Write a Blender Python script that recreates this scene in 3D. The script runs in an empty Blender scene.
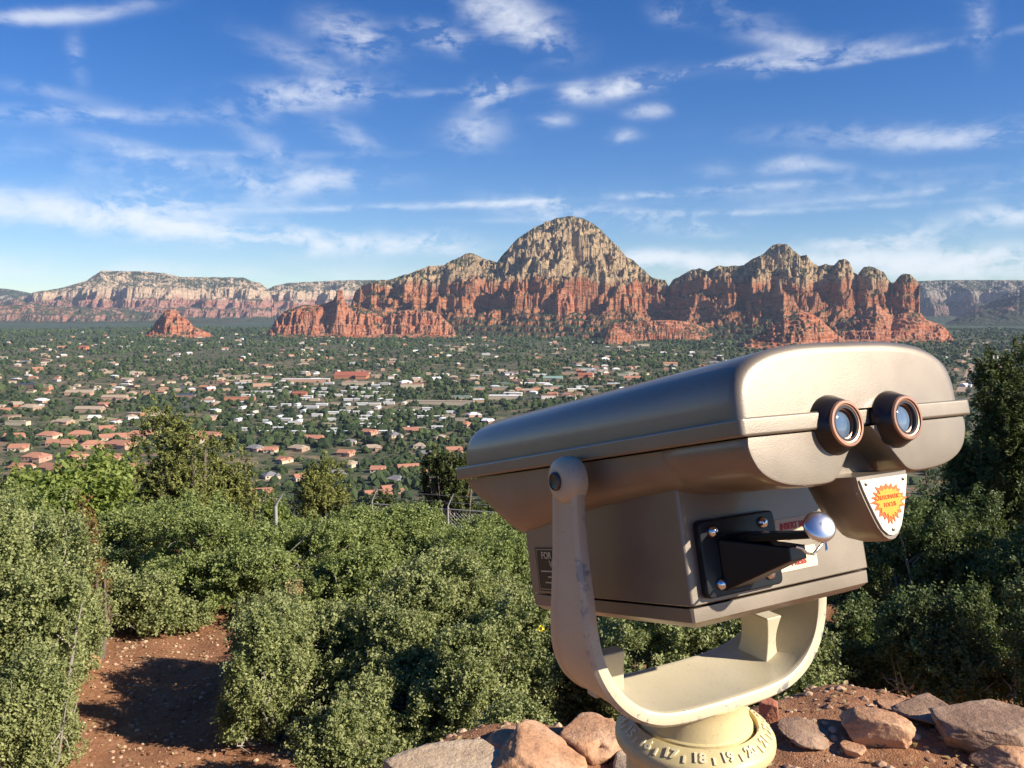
import bpy, bmesh, math, random
import numpy as np
from mathutils import Vector, Matrix

rnd = random.Random(7)
RNG = np.random.default_rng(11)
sc = bpy.context.scene
COL = sc.collection
CZ = 160.0                       # camera height above the valley floor
FPX = 858.0
PITCH = math.radians(4.8)
cF = np.array([0, math.cos(PITCH), -math.sin(PITCH)])
cU = np.array([0, math.sin(PITCH), math.cos(PITCH)])
cR = np.array([1.0, 0, 0])

def ray(px, py):
    return cF + cR*((px-512)/FPX) + cU*((384-py)/FPX)

def zpx(px, py, Y):
    """height of a photo direction at ground distance Y"""
    r = ray(px, py)
    return CZ + r[2]*Y/r[1]

def xpx(px, py, Y):
    r = ray(px, py)
    return r[0]*Y/r[1]

# ------------------------------------------------------------------ noise
_p = np.random.default_rng(3).permutation(256)
_perm = np.concatenate([_p, _p, _p])
_ga = np.random.default_rng(4).random(256)*2*np.pi
_gx, _gy = np.cos(_ga), np.sin(_ga)

def perlin(x, y):
    x = np.asarray(x, float); y = np.asarray(y, float)
    xi = np.floor(x).astype(np.int64); yi = np.floor(y).astype(np.int64)
    xf = x-xi; yf = y-yi
    u = xf*xf*xf*(xf*(xf*6-15)+10); v = yf*yf*yf*(yf*(yf*6-15)+10)
    def g(ix, iy, dx, dy):
        h = _perm[(_perm[ix & 255]+iy) & 255]
        return _gx[h]*dx+_gy[h]*dy
    a = g(xi, yi, xf, yf); b = g(xi+1, yi, xf-1, yf)
    c = g(xi, yi+1, xf, yf-1); d = g(xi+1, yi+1, xf-1, yf-1)
    return ((a*(1-u)+b*u)*(1-v)+(c*(1-u)+d*u)*v)*1.5

def fbm(x, y, o=5, g=.5):
    s = 0; a = 1; t = 0
    for i in range(o):
        s = s+a*perlin(x*2**i+i*17.3, y*2**i-i*9.1); t += a; a *= g
    return s/t

def ridged(x, y, o=4, g=.5):
    s = 0; a = 1; t = 0
    for i in range(o):
        s = s+a*(1-np.abs(perlin(x*2**i+i*31.7, y*2**i+i*5.3))*1.6); t += a; a *= g
    return s/t

def sstep(a, b, x):
    t = np.clip((x-a)/(b-a), 0, 1)
    return t*t*(3-2*t)

# ------------------------------------------------------------------ helpers
def empty(name, loc, label, cat, group=None, rz=0):
    o = bpy.data.objects.new(name, None); COL.objects.link(o)
    o.location = loc; o.rotation_euler = (0, 0, rz)
    o.empty_display_size = .2
    o['label'] = label; o['category'] = cat
    if group: o['group'] = group
    return o

def tag(o, label, cat, group=None, kind=None):
    if label: o['label'] = label
    if cat: o['category'] = cat
    if group: o['group'] = group
    if kind: o['kind'] = kind
    return o

def link(name, me, parent=None, loc=None):
    o = bpy.data.objects.new(name, me); COL.objects.link(o)
    if parent: o.parent = parent
    if loc is not None: o.location = loc
    return o

def mesh_np(name, V, F, mats=(), smooth=False, tint=None, matidx=None):
    """V (n,3), F (m,k) index array, all faces with k corners"""
    V = np.ascontiguousarray(V, dtype=np.float32); F = np.ascontiguousarray(F, dtype=np.int32)
    me = bpy.data.meshes.new(name)
    n, k = F.shape
    me.vertices.add(len(V)); me.vertices.foreach_set('co', V.ravel())
    me.loops.add(n*k); me.loops.foreach_set('vertex_index', F.ravel())
    me.polygons.add(n)
    me.polygons.foreach_set('loop_start', np.arange(0, n*k, k, dtype=np.int32))
    me.polygons.foreach_set('loop_total', np.full(n, k, dtype=np.int32))
    me.polygons.foreach_set('use_smooth', np.full(n, smooth, dtype=bool))
    if matidx is not None:
        me.polygons.foreach_set('material_index', np.ascontiguousarray(matidx, dtype=np.int32))
    me.update(calc_edges=True)
    if tint is not None:
        at = me.attributes.new('tint', 'FLOAT', 'POINT')
        at.data.foreach_set('value', np.ascontiguousarray(tint, dtype=np.float32))
    for m in mats: me.materials.append(m)
    return me

def grid_faces(nu, nv, wrap=False):
    i = np.arange(nu-1 if not wrap else nu)[:, None]; j = np.arange(nv-1)[None, :]
    i2 = (i+1) % nu
    a = i*nv+j; b = i2*nv+j; c = i2*nv+j+1; d = i*nv+j+1
    return np.stack([a, b, c, d], -1).reshape(-1, 4)

def bm_obj(name, bm, mats, parent=None, loc=None, smooth=False):
    me = bpy.data.meshes.new(name); bm.to_mesh(me); bm.free()
    for m in (mats if isinstance(mats, (list, tuple)) else [mats]): me.materials.append(m)
    if smooth: me.polygons.foreach_set('use_smooth', [True]*len(me.polygons))
    return link(name, me, parent, loc)

def add_box(bm, c, s, mat=0, rz=0):
    r = bmesh.ops.create_cube(bm, size=1.0)
    M = Matrix.Translation(c) @ Matrix.Rotation(rz, 4, 'Z') @ Matrix.Diagonal((*s, 1))
    bmesh.ops.transform(bm, matrix=M, verts=r['verts'])
    for f in {f for v in r['verts'] for f in v.link_faces}: f.material_index = mat
    return r['verts']

# ------------------------------------------------------------------ materials
def new_mat(name):
    m = bpy.data.materials.new(name); m.use_nodes = True
    nt = m.node_tree; b = nt.nodes['Principled BSDF']
    return m, nt, b

def N(nt, typ, **kw):
    n = nt.nodes.new(typ)
    for k, v in kw.items():
        if k.startswith('i_'):
            key = k[2:]
            key = int(key) if key.isdigit() else key.replace('_', ' ')
            n.inputs[key].default_value = v
        else: setattr(n, k, v)
    return n

def math_n(nt, op, a, b=None, clamp=False):
    n = nt.nodes.new('ShaderNodeMath'); n.operation = op; n.use_clamp = clamp
    for i, v in enumerate((a, b)):
        if v is None: continue
        if isinstance(v, (int, float)): n.inputs[i].default_value = v
        else: nt.links.new(v, n.inputs[i])
    return n.outputs[0]

def mixc(nt, fac, a, b, blend='MIX'):
    n = nt.nodes.new('ShaderNodeMix'); n.data_type = 'RGBA'; n.blend_type = blend
    for s, v in ((n.inputs[0], fac), (n.inputs[6], a), (n.inputs[7], b)):
        if isinstance(v, (int, float)): s.default_value = v
        elif isinstance(v, tuple): s.default_value = (*v, 1) if len(v) == 3 else v
        else: nt.links.new(v, s)
    return n.outputs[2]

def ramp(nt, fac, stops, interp='LINEAR'):
    n = nt.nodes.new('ShaderNodeValToRGB'); n.color_ramp.interpolation = interp
    cr = n.color_ramp
    while len(cr.elements) > len(stops): cr.elements.remove(cr.elements[-1])
    while len(cr.elements) < len(stops): cr.elements.new(.5)
    for e, (p, c) in zip(cr.elements, stops):
        e.position = p
        e.color = (c, c, c, 1) if isinstance(c, (int, float)) else (*c, 1)
    nt.links.new(fac, n.inputs[0])
    return n.outputs[0]

def noise(nt, vec, scale, detail=4, rough=.55, dim='3D', dist=0):
    n = nt.nodes.new('ShaderNodeTexNoise'); n.noise_dimensions = dim
    n.inputs['Scale'].default_value = scale; n.inputs['Detail'].default_value = detail
    n.inputs['Roughness'].default_value = rough; n.inputs['Distortion'].default_value = dist
    if vec is not None: nt.links.new(vec, n.inputs['Vector'])
    return n.outputs[0]

def objco(nt, scale=(1, 1, 1)):
    t = nt.nodes.new('ShaderNodeTexCoord')
    m = nt.nodes.new('ShaderNodeMapping'); m.inputs['Scale'].default_value = scale
    nt.links.new(t.outputs['Object'], m.inputs[0])
    return m.outputs[0]

def bump(nt, h, strength, dist, bsdf):
    n = nt.nodes.new('ShaderNodeBump'); n.inputs['Strength'].default_value = strength
    n.inputs['Distance'].default_value = dist
    nt.links.new(h, n.inputs['Height']); nt.links.new(n.outputs[0], bsdf.inputs['Normal'])
    return n

def simple(name, col, rough=.6, metal=0, spec=.5, var=.12, nscale=8, bstr=0, bdist=.002):
    m, nt, b = new_mat(name)
    co = objco(nt)
    f = noise(nt, co, nscale, 5, .6)
    dark = tuple(c*(1-var*1.5) for c in col); light = tuple(min(1, c*(1+var)) for c in col)
    c = ramp(nt, f, [(.3, dark), (.7, light)])
    nt.links.new(c, b.inputs['Base Color'])
    b.inputs['Roughness'].default_value = rough; b.inputs['Metallic'].default_value = metal
    b.inputs['Specular IOR Level'].default_value = spec
    if bstr: bump(nt, noise(nt, co, nscale*6, 4), bstr, bdist, b)
    return m

def leaf_mat(name, dark, light, trans=.25, rough=.5, spec=.35):
    m, nt, b = new_mat(name)
    a = N(nt, 'ShaderNodeAttribute', attribute_name='tint')
    c = ramp(nt, a.outputs['Fac'], [(0, dark), (1, light)])
    nt.links.new(c, b.inputs['Base Color'])
    b.inputs['Roughness'].default_value = rough; b.inputs['Specular IOR Level'].default_value = spec
    if trans:
        t = nt.nodes.new('ShaderNodeBsdfTranslucent')
        tc = mixc(nt, .6, c, tuple(min(1, x*1.3) for x in (light[0], light[1]*1.2, light[2]*.6)))
        nt.links.new(tc, t.inputs[0])
        mx = nt.nodes.new('ShaderNodeMixShader'); mx.inputs[0].default_value = trans
        nt.links.new(b.outputs[0], mx.inputs[1]); nt.links.new(t.outputs[0], mx.inputs[2])
        nt.links.new(mx.outputs[0], nt.nodes['Material Output'].inputs[0])
    return m

# ------------------------------------------------------------------ terrain height
def ground(x, y):
    x = np.asarray(x, float); y = np.asarray(y, float)
    r = np.hypot(x, y)
    az = np.arctan2(x, y)                                  # 0 = ahead, + right
    edge = 2.75+.45*sstep(-.32, -.02, az)+.60*sstep(.12, .42, az)
    edge = edge+.15*perlin(az*6, az*0+3.3)
    behind = sstep(1.3, 1.7, np.abs(az))
    edge = edge+behind*40
    top = CZ-1.65+.05*perlin(x*1.1, y*1.1)+.02*perlin(x*3.7, y*3.7)
    bench = CZ-3.0+.09*perlin(x*.6, y*.6)+.03*perlin(x*2.3, y*2.3)
    t = sstep(edge, edge+1.25, r)
    near = top*(1-t)+bench*t
    rr = np.maximum(r-11.5-behind*60, 0)
    slope = CZ-3.0-.42*rr+np.minimum(rr*.03, 5)*perlin(x*.012, y*.012)
    vall = np.where(r > 900, .0215*(np.minimum(r, 4250)-900), 0)+5*perlin(x*.0016, y*.0016)+2*perlin(x*.006, y*.006)
    vall = vall+.0*r
    # smooth maximum of the slope and the valley floor
    k = 12.0
    d = np.clip(.5+.5*(slope-vall)/k, 0, 1)
    far = vall*(1-d)+slope*d+k*d*(1-d)
    w = sstep(10.5, 13, r)
    return near*(1-w)+far*w

def gz(x, y): return float(ground(x, y))

_YS = np.geomspace(1.6, 9000, 420)
def on_ground(px, py):
    """where a photo direction meets the ground"""
    r = ray(px, py)
    for _ in range(1):
        Ys = _YS
        d = CZ+r[2]*Ys/r[1]-ground(r[0]*Ys/r[1], Ys)
        hit = np.nonzero(d < 0)[0]
        if len(hit) == 0: return r[0]*9000/r[1], 9000.0
        i = max(int(hit[0]), 1)
        Ys = np.linspace(_YS[i-1], _YS[i], 24)
        d = CZ+r[2]*Ys/r[1]-ground(r[0]*Ys/r[1], Ys)
        k = int(np.nonzero(d < 0)[0][0]) if (d < 0).any() else 23
    return r[0]*Ys[k]/r[1], float(Ys[k])

def build_ground():
    azs = np.concatenate([np.linspace(-math.pi, -1.25, 40, endpoint=False), np.linspace(-1.25, 1.25, 640), np.linspace(1.25, math.pi, 41)[1:-1]])
    rs = np.concatenate([[.02], np.geomspace(.6, 11200, 760)])
    A, Rr = np.meshgrid(azs, rs, indexing='ij')
    X = np.sin(A)*Rr; Y = np.cos(A)*Rr
    Z = ground(X, Y)
    V = np.stack([X, Y, Z], -1).reshape(-1, 3)
    F = grid_faces(len(azs), len(rs), wrap=True)[:, ::-1]
    # material
    m, nt, b = new_mat('earth')
    co = objco(nt)
    g = N(nt, 'ShaderNodeNewGeometry')
    sx = N(nt, 'ShaderNodeSeparateXYZ'); nt.links.new(g.outputs['Position'], sx.inputs[0])
    # near dirt
    n1 = noise(nt, co, 3.0, 6, .65); n2 = noise(nt, co, 28, 5, .7); n3 = noise(nt, co, 140, 3, .6)
    dirt = ramp(nt, n1, [(.3, (.24, .11, .055)), (.5, (.38, .185, .095)), (.72, (.48, .27, .155))])
    dirt = mixc(nt, ramp(nt, n2, [(.42, 0), (.62, .55)]), dirt, (.20, .085, .045))
    dirt = mixc(nt, ramp(nt, n3, [(.6, 0), (.7, .6)]), dirt, (.55, .40, .28))
    # valley soil and scrub
    v1 = noise(nt, co, .004, 6, .6); v2 = noise(nt, co, .03, 5, .7); v3 = noise(nt, co, .09, 3, .7)
    soil = ramp(nt, v1, [(.35, (.17, .13, .075)), (.5, (.27, .19, .12)), (.65, (.33, .20, .13))])
    scrub = ramp(nt, v3, [(.3, (.03, .046, .025)), (.7, (.10, .112, .055))])
    fac = ramp(nt, v2, [(.38, .2), (.53, 1)])
    val = mixc(nt, fac, soil, scrub)
    # farther out it turns into closed woodland
    fw = math_n(nt, 'MULTIPLY', math_n(nt, 'SUBTRACT', sx.outputs[1], 2300), 1/1500, True)
    wood = ramp(nt, v2, [(.3, (.03, .055, .03)), (.65, (.07, .095, .05)), (.8, (.14, .12, .075))])
    val = mixc(nt, fw, val, wood)
    fz = math_n(nt, 'MULTIPLY', math_n(nt, 'SUBTRACT', sx.outputs[2], CZ-9), 1/4, True)
    c = mixc(nt, fz, val, dirt)
    nt.links.new(c, b.inputs['Base Color'])
    b.inputs['Roughness'].default_value = .95; b.inputs['Specular IOR Level'].default_value = .15
    h = math_n(nt, 'ADD', math_n(nt, 'MULTIPLY', n2, .7), math_n(nt, 'MULTIPLY', n3, .4))
    bump(nt, h, .8, .03, b)
    me = mesh_np('ground', V, F, [m], smooth=True)
    tag(link('ground', me), None, None, kind='structure')
    return m

build_ground()

# ------------------------------------------------------------------ red rock
def rock_strata_mat(name, zb=300.0, veg=.5, blue=0.0, red=(.43, .155, .072), cream=(.46, .325, .19), lowmul=.92):
    m, nt, b = new_mat(name)
    g = N(nt, 'ShaderNodeNewGeometry')
    sx = N(nt, 'ShaderNodeSeparateXYZ'); nt.links.new(g.outputs['Position'], sx.inputs[0])
    sn = N(nt, 'ShaderNodeSeparateXYZ'); nt.links.new(g.outputs['Normal'], sn.inputs[0])
    co = objco(nt); cs = objco(nt, (.15, .15, 1.0))
    big = noise(nt, co, .006, 5, .6)
    zz = math_n(nt, 'ADD', sx.outputs[2], math_n(nt, 'MULTIPLY', math_n(nt, 'SUBTRACT', big, .5), 260))
    lay = noise(nt, cs, .055, 5, .7)
    streak = noise(nt, objco(nt, (1, 1, .15)), .05, 4, .7)
    f = math_n(nt, 'MULTIPLY', math_n(nt, 'SUBTRACT', zz, zb-12), 1/40, True)
    redc = ramp(nt, lay, [(.3, tuple(x*.5 for x in red)), (.44, red), (.54, (red[0]*1.15, red[1]*1.6, red[2]*1.9)), (.6, tuple(x*.62 for x in red)), (.7, red)])
    crc = ramp(nt, lay, [(.3, tuple(x*.66 for x in cream)), (.5, cream), (.66, tuple(x*1.2 for x in cream)), (.8, (cream[0]*.95, cream[1]*.72, cream[2]*.6))])
    c = mixc(nt, f, redc, crc)
    c = mixc(nt, ramp(nt, streak, [(.5, 0), (.75, .5)]), c, (.10, .06, .045))
    # shrubs on everything that is not steep
    vn = noise(nt, co, .045, 5, .75); vf = noise(nt, co, .009, 3, .6)
    flat = ramp(nt, sn.outputs[2], [(.26, 0), (.55, 1)])
    vm = ramp(nt, math_n(nt, 'ADD', vn, math_n(nt, 'MULTIPLY', math_n(nt, 'SUBTRACT', vf, .5), .95)), [(.565-.22*veg, 0), (.61-.22*veg, 1)])
    low = math_n(nt, 'MULTIPLY', math_n(nt, 'SUBTRACT', 185, zz), 1/60, True)
    vm = math_n(nt, 'MULTIPLY', flat, math_n(nt, 'MAXIMUM', vm, math_n(nt, 'MULTIPLY', low, lowmul)))
    vcol = ramp(nt, vn, [(.4, (.03, .045, .025)), (.7, (.075, .09, .045))])
    c = mixc(nt, vm, c, vcol)
    nt.links.new(c, b.inputs['Base Color'])
    b.inputs['Roughness'].default_value = .95; b.inputs['Specular IOR Level'].default_value = .1
    h = math_n(nt, 'ADD', math_n(nt, 'MULTIPLY', noise(nt, co, .03, 8, .7), 1.0), math_n(nt, 'MULTIPLY', lay, .45))
    bump(nt, h, 1.0, 22, b)
    return m

M_ROCK = rock_strata_mat('red_sandstone', 285, .72)
M_MESA = rock_strata_mat('mesa_sandstone', 275, .55, red=(.36, .15, .10), cream=(.50, .37, .25))
M_SLICK = rock_strata_mat('slickrock', 900, .22, red=(.46, .16, .08), lowmul=.0)
M_DARK = rock_strata_mat('dark_mesa_sandstone', 250, .62, red=(.22, .11, .08), cream=(.32, .27, .22))

def butte(name, label, cat, pts, Yr, W, base_py, mat, zremap=None, L=(130, 200), A=.30, flute=.05, Lf=28, step=.8, rows=420, seed=0, back=.8, rough=6.0, ypts=None, wpts=None, jag=0.0, stepsize=0):
    pts = np.array(pts, float)
    us = np.arange(pts[0, 0], pts[-1, 0]+step*.5, step)
    sky = np.interp(us, pts[:, 0], pts[:, 1])
    jj = (fbm(us/9.0+seed, us*0+seed*1.7, 4, .6))*jag
    sky = sky+jj*sstep(0, 14, base_py-sky)
    Yrid = np.full_like(us, Yr) if ypts is None else np.interp(us, *zip(*ypts))
    Wd = np.full_like(us, W) if wpts is None else np.interp(us, *zip(*wpts))
    Wmax = Wd.max()
    v = np.concatenate([np.linspace(1.5, -.12, rows), np.linspace(-.14, -back*1.1, 26)])
    dirx = (us-512)/FPX
    Z0 = (sky-384)/FPX
    slope_z = (-np.sin(PITCH)-Z0*np.cos(PITCH))/(np.cos(PITCH)-Z0*np.sin(PITCH))
    Zsky = CZ+slope_z*Yrid
    zb_s = (-np.sin(PITCH)-((base_py-384)/FPX)*np.cos(PITCH))/(np.cos(PITCH)-((base_py-384)/FPX)*np.sin(PITCH))
    Yb = Yrid-Wd
    Zb = ground(dirx*Yb, Yb)-3
    H = np.maximum(Zsky-Zb, 1.0)
    T, U = np.meshgrid(v, np.arange(len(us)), indexing='xy')
    Y = Yrid[:, None]-T*Wd[:, None]
    X = dirx[:, None]*Y/np.cos(PITCH)*1.0
    ds = seed*37.7
    wx = X+40*perlin(X/300+ds, Y/300); wy = Y+40*perlin(X/260-ds, Y/260)
    rg = ridged(wx/L[0]+ds, wy/L[1]*.7, 4)-.45
    fl = ridged(wx/Lf+ds, wy/(Lf*2.5), 3)-.5
    env = sstep(-.05, .35, T)*(1-.62*sstep(.6, .95, T))
    s = np.where(T >= 0, 1-T, 1-(-T/back)**1.3)
    s = s+A*rg*env*(.22+.78*sstep(.18, .42, 1-T))+flute*fl*sstep(-.02, .15, T)
    s = s+.02*fbm(X/18, Y/18, 3)*sstep(-.05, .1, T)
    a = s*H[:, None]
    if zremap is None: z = a
    else:
        xi, yi = np.array(zremap).T
        amax = H[:, None]
        z = np.interp(a, xi, yi)
        top_map = np.interp(amax, xi, yi)
        z = z*(amax/np.maximum(top_map, 1e-3))*1.0
    if stepsize:
        ph = (z+8*perlin(X/90, Y/90))/stepsize
        fr = ph-np.floor(ph)
        z = z+stepsize*(sstep(.25, .75, fr)-fr)*.75
    z = z+sstep(4, 45, H)[:, None]*(rough*fbm(X/30+ds, Y/30, 4, .6)+rough*1.6*fbm(X/85-ds, Y/85, 3, .6))*sstep(.05, .4, s)
    z = np.where(s < 0, s*np.maximum(H[:, None]*.45, 60), z)
    Z = Zb[:, None]+z
    # set each column so that its crest reaches the traced skyline height
    ang = (Z-CZ)/Y
    amx = ang.max(axis=1)
    want = (Zsky-CZ)/Yrid
    im = ang.argmax(axis=1)
    Ym = Y[np.arange(len(us)), im]; Zm = Z[np.arange(len(us)), im]
    k = ((CZ+want*Ym)-Zb)/np.maximum(Zm-Zb, 1.0)
    k = np.clip(k, .2, 3)
    Z = np.where(Z > Zb[:, None], Zb[:, None]+(Z-Zb[:, None])*k[:, None], Z)
    Z = np.maximum(Z, ground(X, Y)-14)
    V = np.stack([X, Y, Z], -1).reshape(-1, 3)
    F = grid_faces(len(us), len(v))
    # skirt down to below the ground at the sides is given by the low ends of the outline
    me = mesh_np(name, V, F, [mat], smooth=False)
    return tag(link(name, me), label, cat, kind='structure')

REMAP = [(-200, -60), (0, 0), (90, 54), (150, 100), (184, 134), (192, 172), (212, 182), (224, 190), (234, 240), (254, 252), (300, 292), (330, 335), (360, 345), (395, 400), (430, 410), (470, 470), (600, 600), (900, 900)]
main_sky = [(268, 334), (272, 330), (352, 306), (356, 292), (362, 286), (376, 281), (392, 279), (412, 273), (430, 266), (444, 265), (458, 258), (466, 254), (474, 253), (484, 259), (497, 262), (505, 252), (514, 242), (522, 235), (533, 228), (545, 222), (556, 218), (567, 216), (579, 217), (590, 222), (601, 231), (610, 240), (618, 247), (625, 257), (632, 260), (640, 268), (650, 277), (660, 280), (664, 280), (667, 286), (672, 279), (680, 275), (690, 270), (697, 268), (706, 271), (716, 266), (730, 266), (741, 265), (750, 258), (760, 254), (768, 246), (775, 243), (783, 244), (790, 251), (797, 256), (803, 255), (808, 262), (815, 266), (822, 264), (830, 266), (835, 260), (840, 258), (846, 263), (850, 272), (854, 275), (860, 267), (866, 266), (872, 268), (880, 272), (884, 279), (889, 284), (894, 278), (899, 274), (906, 274), (912, 280), (916, 284), (917, 316), (921, 330), (930, 340)]
butte('butte', 'great domed butte with pale summit and red cliffs in the middle', 'butte', main_sky, 4300, 700, 337, M_ROCK, REMAP,
      ypts=[(268, 4250), (360, 4200), (500, 4300), (567, 4420), (660, 4100), (700, 3900), (800, 3750), (920, 3550)],
      wpts=[(268, 300), (352, 460), (440, 620), (500, 820), (567, 960), (640, 800), (700, 620), (780, 620), (850, 420), (930, 300)],
      L=(165, 115), A=.36, flute=.045, Lf=42, step=.62, rows=460, seed=1, rough=20, jag=1.6, stepsize=24)
butte('butte', 'long red sandstone ledge with a thin chimney at the left foot of the domed butte', 'butte',
      [(266, 335), (272, 328), (277, 320), (284, 313), (292, 308), (304, 305), (326, 304), (334, 300), (337, 296), (338.5, 290), (344, 289.5), (345.5, 300), (350, 306), (362, 307), (372, 311), (384, 318), (392, 313), (402, 310), (424, 309), (440, 314), (452, 326), (458, 336)],
      3650, 190, 336, M_SLICK, [(-200, -60), (0, 0), (40, 16), (60, 52), (75, 58), (90, 100), (400, 330)], L=(70, 120), A=.30, flute=.10, Lf=20, rows=240, seed=2, rough=4, jag=.8, stepsize=14)
butte('butte', 'pointed red buttress standing in front of the domed butte', 'butte',
      [(530, 331), (540, 322), (547, 312), (551, 302), (554, 288), (558, 279), (564, 276), (570, 279), (573, 292), (575, 308), (582, 318), (590, 328), (594, 332)],
      3830, 230, 333, M_SLICK, [(-200, -60), (0, 0), (50, 26), (70, 66), (90, 78), (105, 130), (400, 400)], L=(60, 110), A=.26, flute=.08, Lf=18, rows=220, seed=3, rough=4, jag=1, stepsize=12)
butte('butte', 'low flat red slickrock shelf below the right shoulder of the domed butte', 'butte',
      [(600, 334), (606, 327), (614, 323), (636, 321), (668, 320), (690, 322), (702, 327), (712, 333)],
      3400, 150, 334, M_SLICK, [(-200, -60), (0, 0), (14, 4), (22, 20), (60, 50)], L=(60, 90), A=.3, flute=.08, Lf=16, rows=120, seed=4, rough=2, stepsize=9)
butte('butte', 'tiny red rock hump in the trees below the domed butte', 'butte',
      [(603, 335), (608, 329), (613, 327), (620, 330), (630, 335)], 3050, 60, 335, M_SLICK, None, L=(40, 50), A=.2, flute=.08, Lf=12, rows=70, seed=5, rough=2, stepsize=6)
butte('butte', 'smooth rounded red dome in front of the row of rock fingers', 'butte',
      [(738, 345), (748, 338), (762, 331), (772, 325), (783, 318), (792, 314), (800, 312), (809, 313), (817, 318), (826, 326), (834, 333), (842, 339), (850, 345)],
      2900, 240, 345, M_SLICK, [(-200, -60), (0, 0), (40, 22), (55, 48), (400, 400)], L=(80, 130), A=.20, flute=.05, Lf=26, rows=240, seed=6, rough=3, jag=.5, stepsize=11)
butte('butte', 'stepped red sandstone apron under the rightmost rock fingers', 'butte',
      [(812, 344), (826, 333), (836, 322), (850, 317), (858, 315), (866, 308), (874, 303), (880, 309), (890, 316), (905, 312), (918, 313), (924, 320), (938, 324), (946, 331), (952, 340), (960, 345)],
      3250, 230, 345, M_SLICK, [(-200, -60), (0, 0), (30, 14), (40, 42), (62, 50), (75, 84), (400, 400)], L=(90, 130), A=.22, flute=.06, Lf=22, rows=240, seed=7, rough=3, jag=.6, stepsize=13)
butte('butte', 'small lone conical red butte standing in the valley at the left', 'butte',
      [(138, 336), (148, 333), (154, 328), (158, 321), (164, 316), (167, 311), (173, 309.5), (180, 311), (183, 316), (190, 320), (196, 327), (206, 331), (216, 336)],
      3500, 150, 336, M_SLICK, [(-200, -60), (0, 0), (45, 22), (55, 55), (64, 58), (76, 90), (300, 250)], L=(50, 80), A=.24, flute=.10, Lf=16, rows=200, seed=8, rough=3, jag=.8, stepsize=12)
MREM = [(-400, -100), (0, 0), (120, 45), (140, 120), (190, 140), (205, 215), (235, 228), (255, 330), (300, 350), (900, 900)]
butte('mesa', 'broad flat topped mesa of cream and red cliffs on the left skyline', 'mesa',
      [(-160, 318), (-60, 306), (0, 302), (30, 296), (38, 292), (60, 289), (76, 285), (92, 280), (97, 276), (106, 271), (118, 271), (150, 271.5), (168, 273), (184, 277), (205, 277), (246, 277.5), (254, 281), (263, 283), (270, 289), (275, 300), (282, 312), (292, 322)],
      8600, 1500, 327, M_MESA, MREM, L=(420, 700), A=.30, flute=.06, Lf=90, step=.8, rows=420, seed=9, rough=16, jag=.6, back=.8)
butte('mesa', 'low shelf of red cliffs below the left mesa at the edge of the picture', 'mesa',
      [(-160, 300), (0, 304), (22, 305), (30, 303), (44, 304), (62, 306), (110, 308), (140, 311), (170, 314), (190, 318), (230, 322), (260, 326)],
      7000, 500, 327, M_MESA, [(-400, -100), (0, 0), (50, 22), (64, 90), (80, 100), (100, 150), (900, 900)], L=(160, 240), A=.3, flute=.08, Lf=50, rows=200, seed=10, rough=7, jag=.8)
butte('mesa', 'pale cliffed mesa seen between the left mesa and the domed butte', 'mesa',
      [(236, 327), (256, 300), (268, 290), (276, 286), (290, 283), (304, 282), (330, 281), (352, 280), (372, 280), (420, 282), (480, 290), (500, 300)],
      9300, 1300, 326, M_MESA, MREM, L=(380, 600), A=.34, flute=.06, Lf=90, rows=300, seed=11, rough=16, jag=.6, back=.8)
butte('hills', None, None, [(-170, 291), (-60, 288), (0, 288), (14, 289), (30, 292), (60, 300), (100, 312)], 9900, 800, 320, M_DARK, None, L=(500, 700), A=.15, flute=.02, Lf=120, rows=80, seed=12, rough=10, back=.6)
butte('mesa', 'long level dark mesa with grey cliffs on the right skyline', 'mesa',
      [(780, 300), (860, 284), (915, 281), (940, 280), (1024, 280), (1100, 279), (1220, 280)],
      8400, 1300, 324, M_DARK, [(-400, -100), (0, 0), (150, 60), (180, 150), (230, 190), (260, 300), (300, 330), (900, 900)], L=(420, 600), A=.36, flute=.06, Lf=90, rows=360, seed=13, rough=14, jag=.25, back=.8)
butte('mesa', 'dark wooded ridge rising to the right edge in front of the level mesa', 'mesa',
      [(925, 332), (944, 323), (958, 316), (972, 308), (984, 303), (995, 299), (1004, 292), (1014, 288), (1024, 284), (1060, 276), (1130, 270), (1220, 268)],
      6200, 1000, 330, M_DARK, None, L=(260, 420), A=.25, flute=.05, Lf=60, rows=260, seed=14, rough=10, jag=.6)


# ------------------------------------------------------------------ camera, light, sky, haze
cam = bpy.data.cameras.new('camera'); co_ = bpy.data.objects.new('camera', cam); COL.objects.link(co_)
co_.location = (0, 0, CZ); co_.rotation_euler = (math.pi/2-PITCH, 0, 0)
cam.sensor_width = 36; cam.lens = 36*FPX/1024; cam.clip_start = .05; cam.clip_end = 60000
sc.camera = co_
SUN_AZ, SUN_EL = 112.0, 30.0          # clockwise from +Y, as the sky's rotation
sun = bpy.data.lights.new('sun', 'SUN'); so = bpy.data.objects.new('sun', sun); COL.objects.link(so)
sun.energy = 5.0; sun.angle = math.radians(.53); sun.color = (1, .90, .76)
sd = Vector((math.sin(math.radians(SUN_AZ))*math.cos(math.radians(SUN_EL)), math.cos(math.radians(SUN_AZ))*math.cos(math.radians(SUN_EL)), math.sin(math.radians(SUN_EL))))
so.rotation_euler = sd.to_track_quat('Z', 'Y').to_euler(); so.location = (20, -20, CZ+30)

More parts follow.
